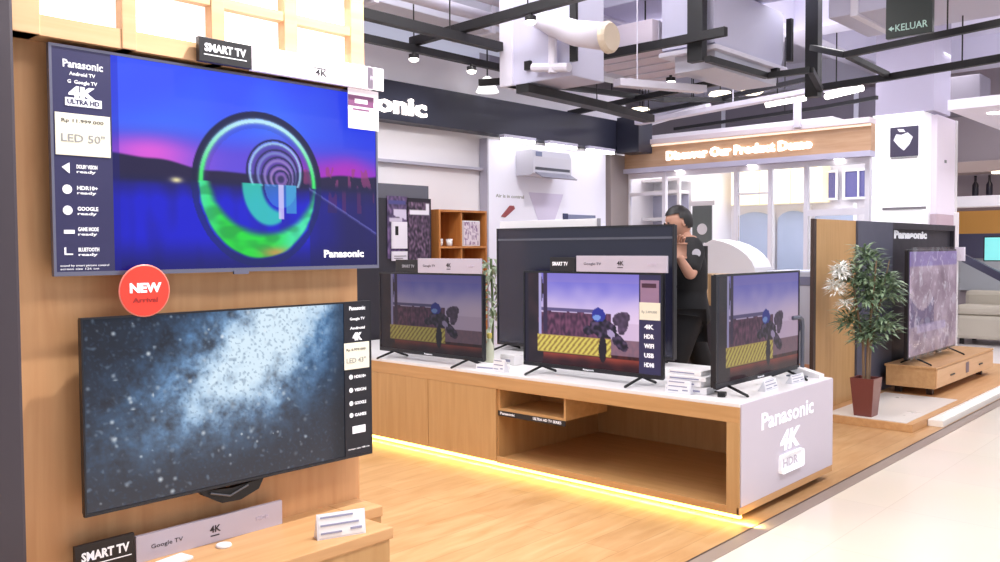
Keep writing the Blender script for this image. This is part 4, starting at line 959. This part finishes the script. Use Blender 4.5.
# black posts and ladder frames
t = thing('hanging_post', 'thick black post hanging above the glowing store letters', 'post', (6.40, 3.62, 2.92))
MB().box(0, .08, 0, .14, 0, 1.37, .003).build('post', BLACK, t)
rail('black bar ending at the left side of the thick hanging post', [(6.35, 4.95, 3.09), (6.33, 3.85, 3.09), (6.31, 3.36, 3.09)], .05, .07, 'ceiling_frame', 'frame')
rail('black bent frame between the two hanging posts', [(6.40, 3.57, 2.92), (7.40, 3.54, 2.92), (7.42, 3.15, 2.92), (7.95, 3.28, 2.84)], .05, .05, 'ceiling_frame', 'frame')
t = thing('hanging_post', 'black post hanging left of the green exit sign', 'post', (7.93, 3.30, 2.78))
MB().box(0, .10, 0, .12, 0, 1.50, .003).build('post', BLACK, t)
MB().box(-.12, -.07, .20, .25, .33, .72).build('thin_bar', BLACK, t)
rail('upper black frame running right behind the exit sign', [(7.9, 3.34, 3.22), (7.4, 2.84, 3.0), (7.1, 1.55, 3.0), (6.9, .6, 3.0)], .05, .05, 'ceiling_frame', 'frame', hang=[(7.2, 2.0, 3.0)])
rail('lower black frame running right below the exit sign', [(8.2, 3.42, 2.90), (8.12, 2.72, 2.90), (7.93, 1.8, 2.90), (7.8, .8, 2.90)], .05, .06, 'ceiling_frame', 'frame', hang=[(7.98, 2.1, 2.9)])
rail('slanted black link between upper and lower frames', [(7.45, 2.84, 3.0), (8.1, 2.74, 2.92)], .045, .045, 'ceiling_frame', 'frame')
rail('short black bar above the right-hand canopy', [(9.2, 1.9, 3.35), (9.1, 1.2, 3.35)], .05, .06, 'ceiling_frame', 'frame')
rail('long thin black bar low above the wood fascia', [(8.3, 6.5, 3.0), (7.82, 4.57, 3.0), (7.66, 3.55, 3.0)], .05, .06, 'ceiling_frame', 'frame', hang=[(8.0, 5.2, 3.0)])
rail('thin black bar behind the low one above the wood fascia', [(9.7, 7.0, 3.1), (9.25, 5.27, 3.1), (8.72, 3.7, 3.1)], .04, .05, 'ceiling_frame', 'frame', hang=[(9.3, 5.4, 3.1)])
rail('dark strip just over the wood fascia cornice', [(10.4, 6.3, 3.0), (10.0, 4.14, 3.0), (9.75, 3.4, 3.0)], .04, .04, 'ceiling_frame', 'frame', hang=[(10.1, 4.6, 3.0)])
rail('crossing black bar above the store corner', [(6.3, 5.5, 2.98), (8.5, 5.3, 3.05), (9.6, 4.6, 3.1)], .05, .05, 'ceiling_frame', 'frame')
rail('pale cable tray beside the wood fascia top', [(8.9, 5.9, 2.89), (8.75, 3.7, 2.98)], .12, .05, 'cable_tray', 'tray', PIPE, hang=[(8.8, 4.6, 2.98)])
t = thing('air_handler', 'large lilac-white air handling box between the hanging posts', 'air handler', (6.56, 3.60, 3.05))
MB().prism([(0, .04), (.12, .02), (1.25, .02), (1.30, .10), (1.30, .52), (0, .52)], 0, .5, 'Y').build('casing', DUCT, t)
MB().box(-.02, 1.33, -.03, .52, -.02, .019, .004).build('base_flange', PIPE, t)
MB().box(.05, 1.2, .02, .4, -.16, -.021).build('return_grille', mat('duct_grey', (200, 200, 214), .6), t)
MB().prism([(.25, .521), (1.2, .521), (.9, .548), (.4, .548)], .05, .45, 'Y').build('top_cap', DUCT, t)
t = thing('duct_run', 'wide pale duct above the exit sign', 'duct', (7.3, .2, 3.30))
MB().box(0, .9, 0, 2.75, 0, .45, .01).build('duct_body', DUCT, t)
for y in (.6, 2.0): MB().tube([(.45, y, .45), (.45, y, .99)], .01, 6).build('hanger', BLACK, t)
for y in (1.2, 2.5): MB().box(-.02, .92, y, y+.06, -.02, .47).build('flange', PIPE, t)
# exit sign: KELUAR
t = thing('exit_sign', 'dark green KELUAR exit sign with an arrow hanging from the ceiling', 'exit sign', (6.80, 2.315, 2.94))
MB().box(0, .05, -.325, 0, 0, .30, .004).build('housing', mat('exit_sign_green', (12, 24, 20), .4), t)
ink = mat('exit_lettering', (140, 166, 158), .4, 0, .4)
text('lettering', 'KELUAR', .05, ink, t, -.002, -.07, .045, face='-X', w=.225, bold=.01)
MB().prism([(-.02, .068), (-.045, .088), (-.045, .074), (-.06, .074), (-.06, .062), (-.045, .062), (-.045, .050)], -.003, -.0005, 'X').build('arrow', ink, t)
MB().tube([(.025, -.05, .30), (.025, -.05, 1.33)], .006, 6).tube([(.025, -.28, .30), (.025, -.28, 1.33)], .006, 6).build('hanger', BLACK, t)
# fluorescent battens
def batten(label, p, q, m=LAMP, r=.035):
    t = thing('fluorescent_lamp', label, 'lamp', p); d = Vector(q)-Vector(p)
    MB().tube([d*.03, d*.97], r, 12).build('tube', m, t)
    MB().beam(Vector((0, 0, .075)), d+Vector((0, 0, .075)), .08, .05).build('housing', PIPE, t)
    MB().tube([d*.3+Vector((0, 0, .1)), d*.3+Vector((0, 0, 4.28-p[2]))], .008, 6).build('hanger', BLACK, t)
batten('bright tube left of the black hanging post', (10.54, 5.06, 3.2), (10.49, 4.50, 3.22))
batten('bright tube right of the black hanging post', (10.49, 4.27, 3.2), (10.31, 3.75, 3.22))
batten('pale faintly glowing batten above the left end of the wood fascia', (10.4, 7.1, 3.06), (9.6, 5.3, 3.12), mat('faint_glow_tube', (236, 232, 240), .3, 0, .2), .04)  # tube material is given a faint glow of its own
for i, (x, y, z_) in enumerate(((11.29, 7.96, 3.42), (11.0, 7.25, 3.42), (11.6, 7.6, 3.3), (10.59, 5.72, 3.42), (10.61, 5.28, 3.4))):
    t = thing('warm_lamp', ['leftmost warm lamp above the wood fascia', 'second warm lamp above the wood fascia', 'small low warm lamp above the wood fascia', 'warm lamp above the letters near the bright tube', 'rightmost warm lamp before the bright tube'][i], 'lamp', (x, y, z_))
    MB().lathe([(.03, .05), (.13, .03), (.15, 0), (.10, -.03)], (0, 0, 0), 18).build('shade', WARML, t, smooth=True)
    MB().tube([(0, 0, .05), (0, 0, 4.28-z_)], .008, 6).build('cord', BLACK, t)
t = thing('duct_run', 'dark service duct in the gap above the wood fascia', 'duct', (12.2, 3.0, 3.1))
MB().box(0, .5, 0, 5.5, 0, .45, .01).build('duct_body', mat('dark_duct', (110, 104, 116), .7), t)
for y in (1.5, 3.5): MB().box(-.02, .52, y, y+.06, -.02, .47).build('flange', mat('duct_grey', (200, 200, 214), .6), t)
for y in (.8, 4.2): MB().tube([(.25, y, .45), (.25, y, 1.19)], .012, 6).build('hanger', BLACK, t)

# ------------------------------------------------------------------ the man
P0 = Vector((5.53, 3.205, 0)); FW = Vector((-.6756, .7373, 0)); LF = Vector((-.7373, -.6756, 0))
ROT = math.degrees(math.atan2(FW.y, FW.x))
man = thing('person', 'man in black clothes bracing the very large television with a raised hand', 'person', P0, ROT)
def skin(name, verts, edges, m, parent, sub=2):
    me = bpy.data.meshes.new(name); me.from_pydata([v[:3] for v in verts], [], []); me.edges.add(len(edges))
    for i, e in enumerate(edges): me.edges[i].vertices = e
    me.update(); o = bpy.data.objects.new(name, me); COL.objects.link(o)
    o.modifiers.new('Skin', 'SKIN'); s = o.modifiers.new('Sub', 'SUBSURF'); s.levels = sub; s.render_levels = sub
    if not me.skin_vertices:
        bpy.context.view_layer.objects.active = o
    for i, v in enumerate(verts):
        r = v[3]; me.skin_vertices[0].data[i].radius = r if isinstance(r, tuple) else (r, r)
        me.skin_vertices[0].data[i].use_root = (i == 0)
    bpy.context.view_layer.update(); dg = bpy.context.evaluated_depsgraph_get()
    m2 = bpy.data.meshes.new_from_object(o.evaluated_get(dg)); m2.name = name
    COL.objects.unlink(o); bpy.data.objects.remove(o)
    m2.materials.clear(); m2.materials.append(m); m2.shade_smooth()
    o = bpy.data.objects.new(name, m2); COL.objects.link(o); o.parent = parent; return o
SKIN = mat('skin_tone', (196, 146, 124), .5); CLOTH = mat('black_cotton', (18, 17, 22), .8); TROU = mat('black_trousers', (20, 18, 22), .85); HAIR = mat('black_hair', (22, 18, 20), .5)
# local frame: x forward (image left), y to his left (towards camera), z up
pel = (0, 0, .93)
V = [(.02, 0, .93, .085), (.03, 0, 1.10, .10), (.03, 0, 1.28, .13), (.03, 0, 1.42, .10), (.05, 0, 1.50, .052), (.07, 0, 1.55, .052),
     (.02, .17, 1.42, .058), (.08, .34, 1.22, .044), (.165, .385, 1.345, .030), (.17, .385, 1.375, .028),        # left arm raised
     (.06, -.17, 1.42, .058), (.24, -.18, 1.22, .044), (.33, -.02, 1.24, .030), (.34, .02, 1.25, .028),            # right arm to the set
     (.04, .08, .90, .065), (.16, .12, .52, .062), (.12, .12, .10, .042), (.22, .13, .04, .034),
     (.02, -.08, .90, .065), (-.12, -.10, .52, .062), (-.30, -.10, .11, .042), (-.18, -.11, .04, .034)]
Ed = [(0, 1), (1, 2), (2, 3), (3, 4), (4, 5), (3, 6), (6, 7), (7, 8), (8, 9), (3, 10), (10, 11), (11, 12), (12, 13), (0, 14), (14, 15), (15, 16), (16, 17), (0, 18), (18, 19), (19, 20), (20, 21)]
body = skin('body', V, Ed, SKIN, man)
# head merged into the body mesh: shaped sphere with face
bm = bmesh.new(); bm.from_mesh(body.data)
HM = Matrix.Translation((.10, 0, 1.605)) @ Matrix.Rotation(math.radians(12), 4, 'Y') @ Matrix.Rotation(math.radians(14), 4, 'Z')
g = bmesh.ops.create_uvsphere(bm, u_segments=28, v_segments=20, radius=1)
for v in g['verts']:
    x, y, z = v.co; r = Vector((x*.098, y*.075, z*.115))
    if z < 0 and x > -.2: r.x *= 1+.05*z; r.y *= 1+.32*z*(.6+.4*max(0, x)); r.z *= 1.05
    if x < 0: r.x *= 1.0; r.z *= 1.0-.1*max(0, -z)
    if x > .8 and abs(z+.08) < .2 and abs(y) < .28: r.x += .022*(1-abs(z+.12)/.3)          # nose
    if x > .7 and abs(z+.5) < .12 and abs(y) < .35: r.x += .006                              # lips
    if x > .6 and abs(z-.12) < .14 and .2 < abs(y) < .62: r.x -= .008                        # eye sockets
    v.co = HM @ r
for sgn in (-1, 1):
    g = bmesh.ops.create_uvsphere(bm, u_segments=10, v_segments=8, radius=1)
    for v in g['verts']: v.co = HM @ Vector((v.co.x*.018-.005, v.co.y*.009+sgn*.074, v.co.z*.030-.008))
# hands: palm plus five fingers
def hand(bm, base, d, n_, side):
    """base wrist, d finger direction, n_ palm normal, side thumb direction"""
    d, n_, side = Vector(d).normalized(), Vector(n_).normalized(), Vector(side).normalized()
    g = bmesh.ops.create_cube(bm, size=1); vs = g['verts']
    for v in vs: v.co = Vector(base)+d*(v.co.x+.5)*.09+side*v.co.y*(.075+.012*v.co.x)+n_*v.co.z*.026
    bmesh.ops.bevel(bm, geom=list({e for v in vs for e in v.link_edges}), offset=.009, segments=2, affect='EDGES')
    mb = MB(); mb.bm.free(); mb.bm = bm
    for k, (o_, L_) in enumerate(((.030, .070), (.010, .080), (-.011, .074), (-.031, .058))):
        p = Vector(base)+d*.082+side*o_; mb.tube([p, p+d*L_*.45, p+d*L_*.75+n_*L_*.22, p+d*L_*.9+n_*L_*.5], [.0095, .009, .008, .006], 8)
    p = Vector(base)+d*.03+side*.035; mb.tube([p, p+side*.028+d*.022, p+side*.035+d*.055+n_*.012], [.012, .011, .008], 8)
hand(bm, (.168, .385, 1.36), (.05, .1, .99), (-.2, .95, -.1), (.95, .2, 0))
hand(bm, (.34, .01, 1.25), (.25, .95, .1), (.95, -.25, 0), (0, -.1, 1))
bm.to_mesh(body.data); bm.free(); body.data.shade_smooth()
# clothing
skin('shirt', [(.03, 0, 1.28, .155), (.03, 0, 1.10, .142), (.02, 0, .95, .168), (.02, 0, .83, .186), (.03, 0, 1.40, .125), (.045, 0, 1.475, .070),
               (.02, .17, 1.425, .094), (.062, .28, 1.295, .070), (.075, .325, 1.24, .066), (.06, -.17, 1.42, .092), (.17, -.18, 1.30, .070)],
     [(0, 1), (1, 2), (2, 3), (0, 4), (4, 5), (4, 6), (6, 7), (7, 8), (4, 9), (9, 10)], CLOTH, man)
skin('trousers', [(.02, 0, .93, .14), (.05, .09, .88, .108), (.16, .12, .52, .080), (.12, .12, .13, .062), (.02, -.09, .88, .108), (-.12, -.10, .52, .080), (-.30, -.10, .14, .062)],
     [(0, 1), (1, 2), (2, 3), (0, 4), (4, 5), (5, 6)], TROU, man)
mb = MB()
g = bmesh.ops.create_uvsphere(mb.bm, u_segments=26, v_segments=18, radius=1)
for v in list(g['verts']):
    x, y, z = v.co; v.co = HM @ Vector((x*.108-.006, y*.084, z*.122+.008)) + Vector((0, 0, .004*noise.noise((x*6, y*6, z*6))))
    cut = (z < .42 and x > .35) or (z < -.35 and x > -.2) or z < -.62 or (x > .1 and z < .15 and abs(y) > .3)
    if cut: mb.bm.verts.remove(v)
mb.build('hair', HAIR, man, smooth=True)
for k in range(1):
    MB().lathe([(.030, 0), (.030, .003)], (0, 0, 0), 18, 'Y').build('sleeve_badge', mat('badge_grey', (190, 186, 196), .5), man, (.035, .30, 1.385))
for sgn in (-1, 1):
    o = MB().ball((0, 0, 0), .009, (1, 1, .7)).build('eye', mat('eye_dark', (30, 24, 26), .2), man, smooth=True); o.location = HM @ Vector((.091, sgn*.030, .014))
for dx, dy in ((.11, .12), (-.30, -.10)):
    MB().box(dx-.09, dx+.19, dy-.048, dy+.048, 0, .09, .03).build('shoe', BLACK, man)
man.scale = (.98, .98, .98)
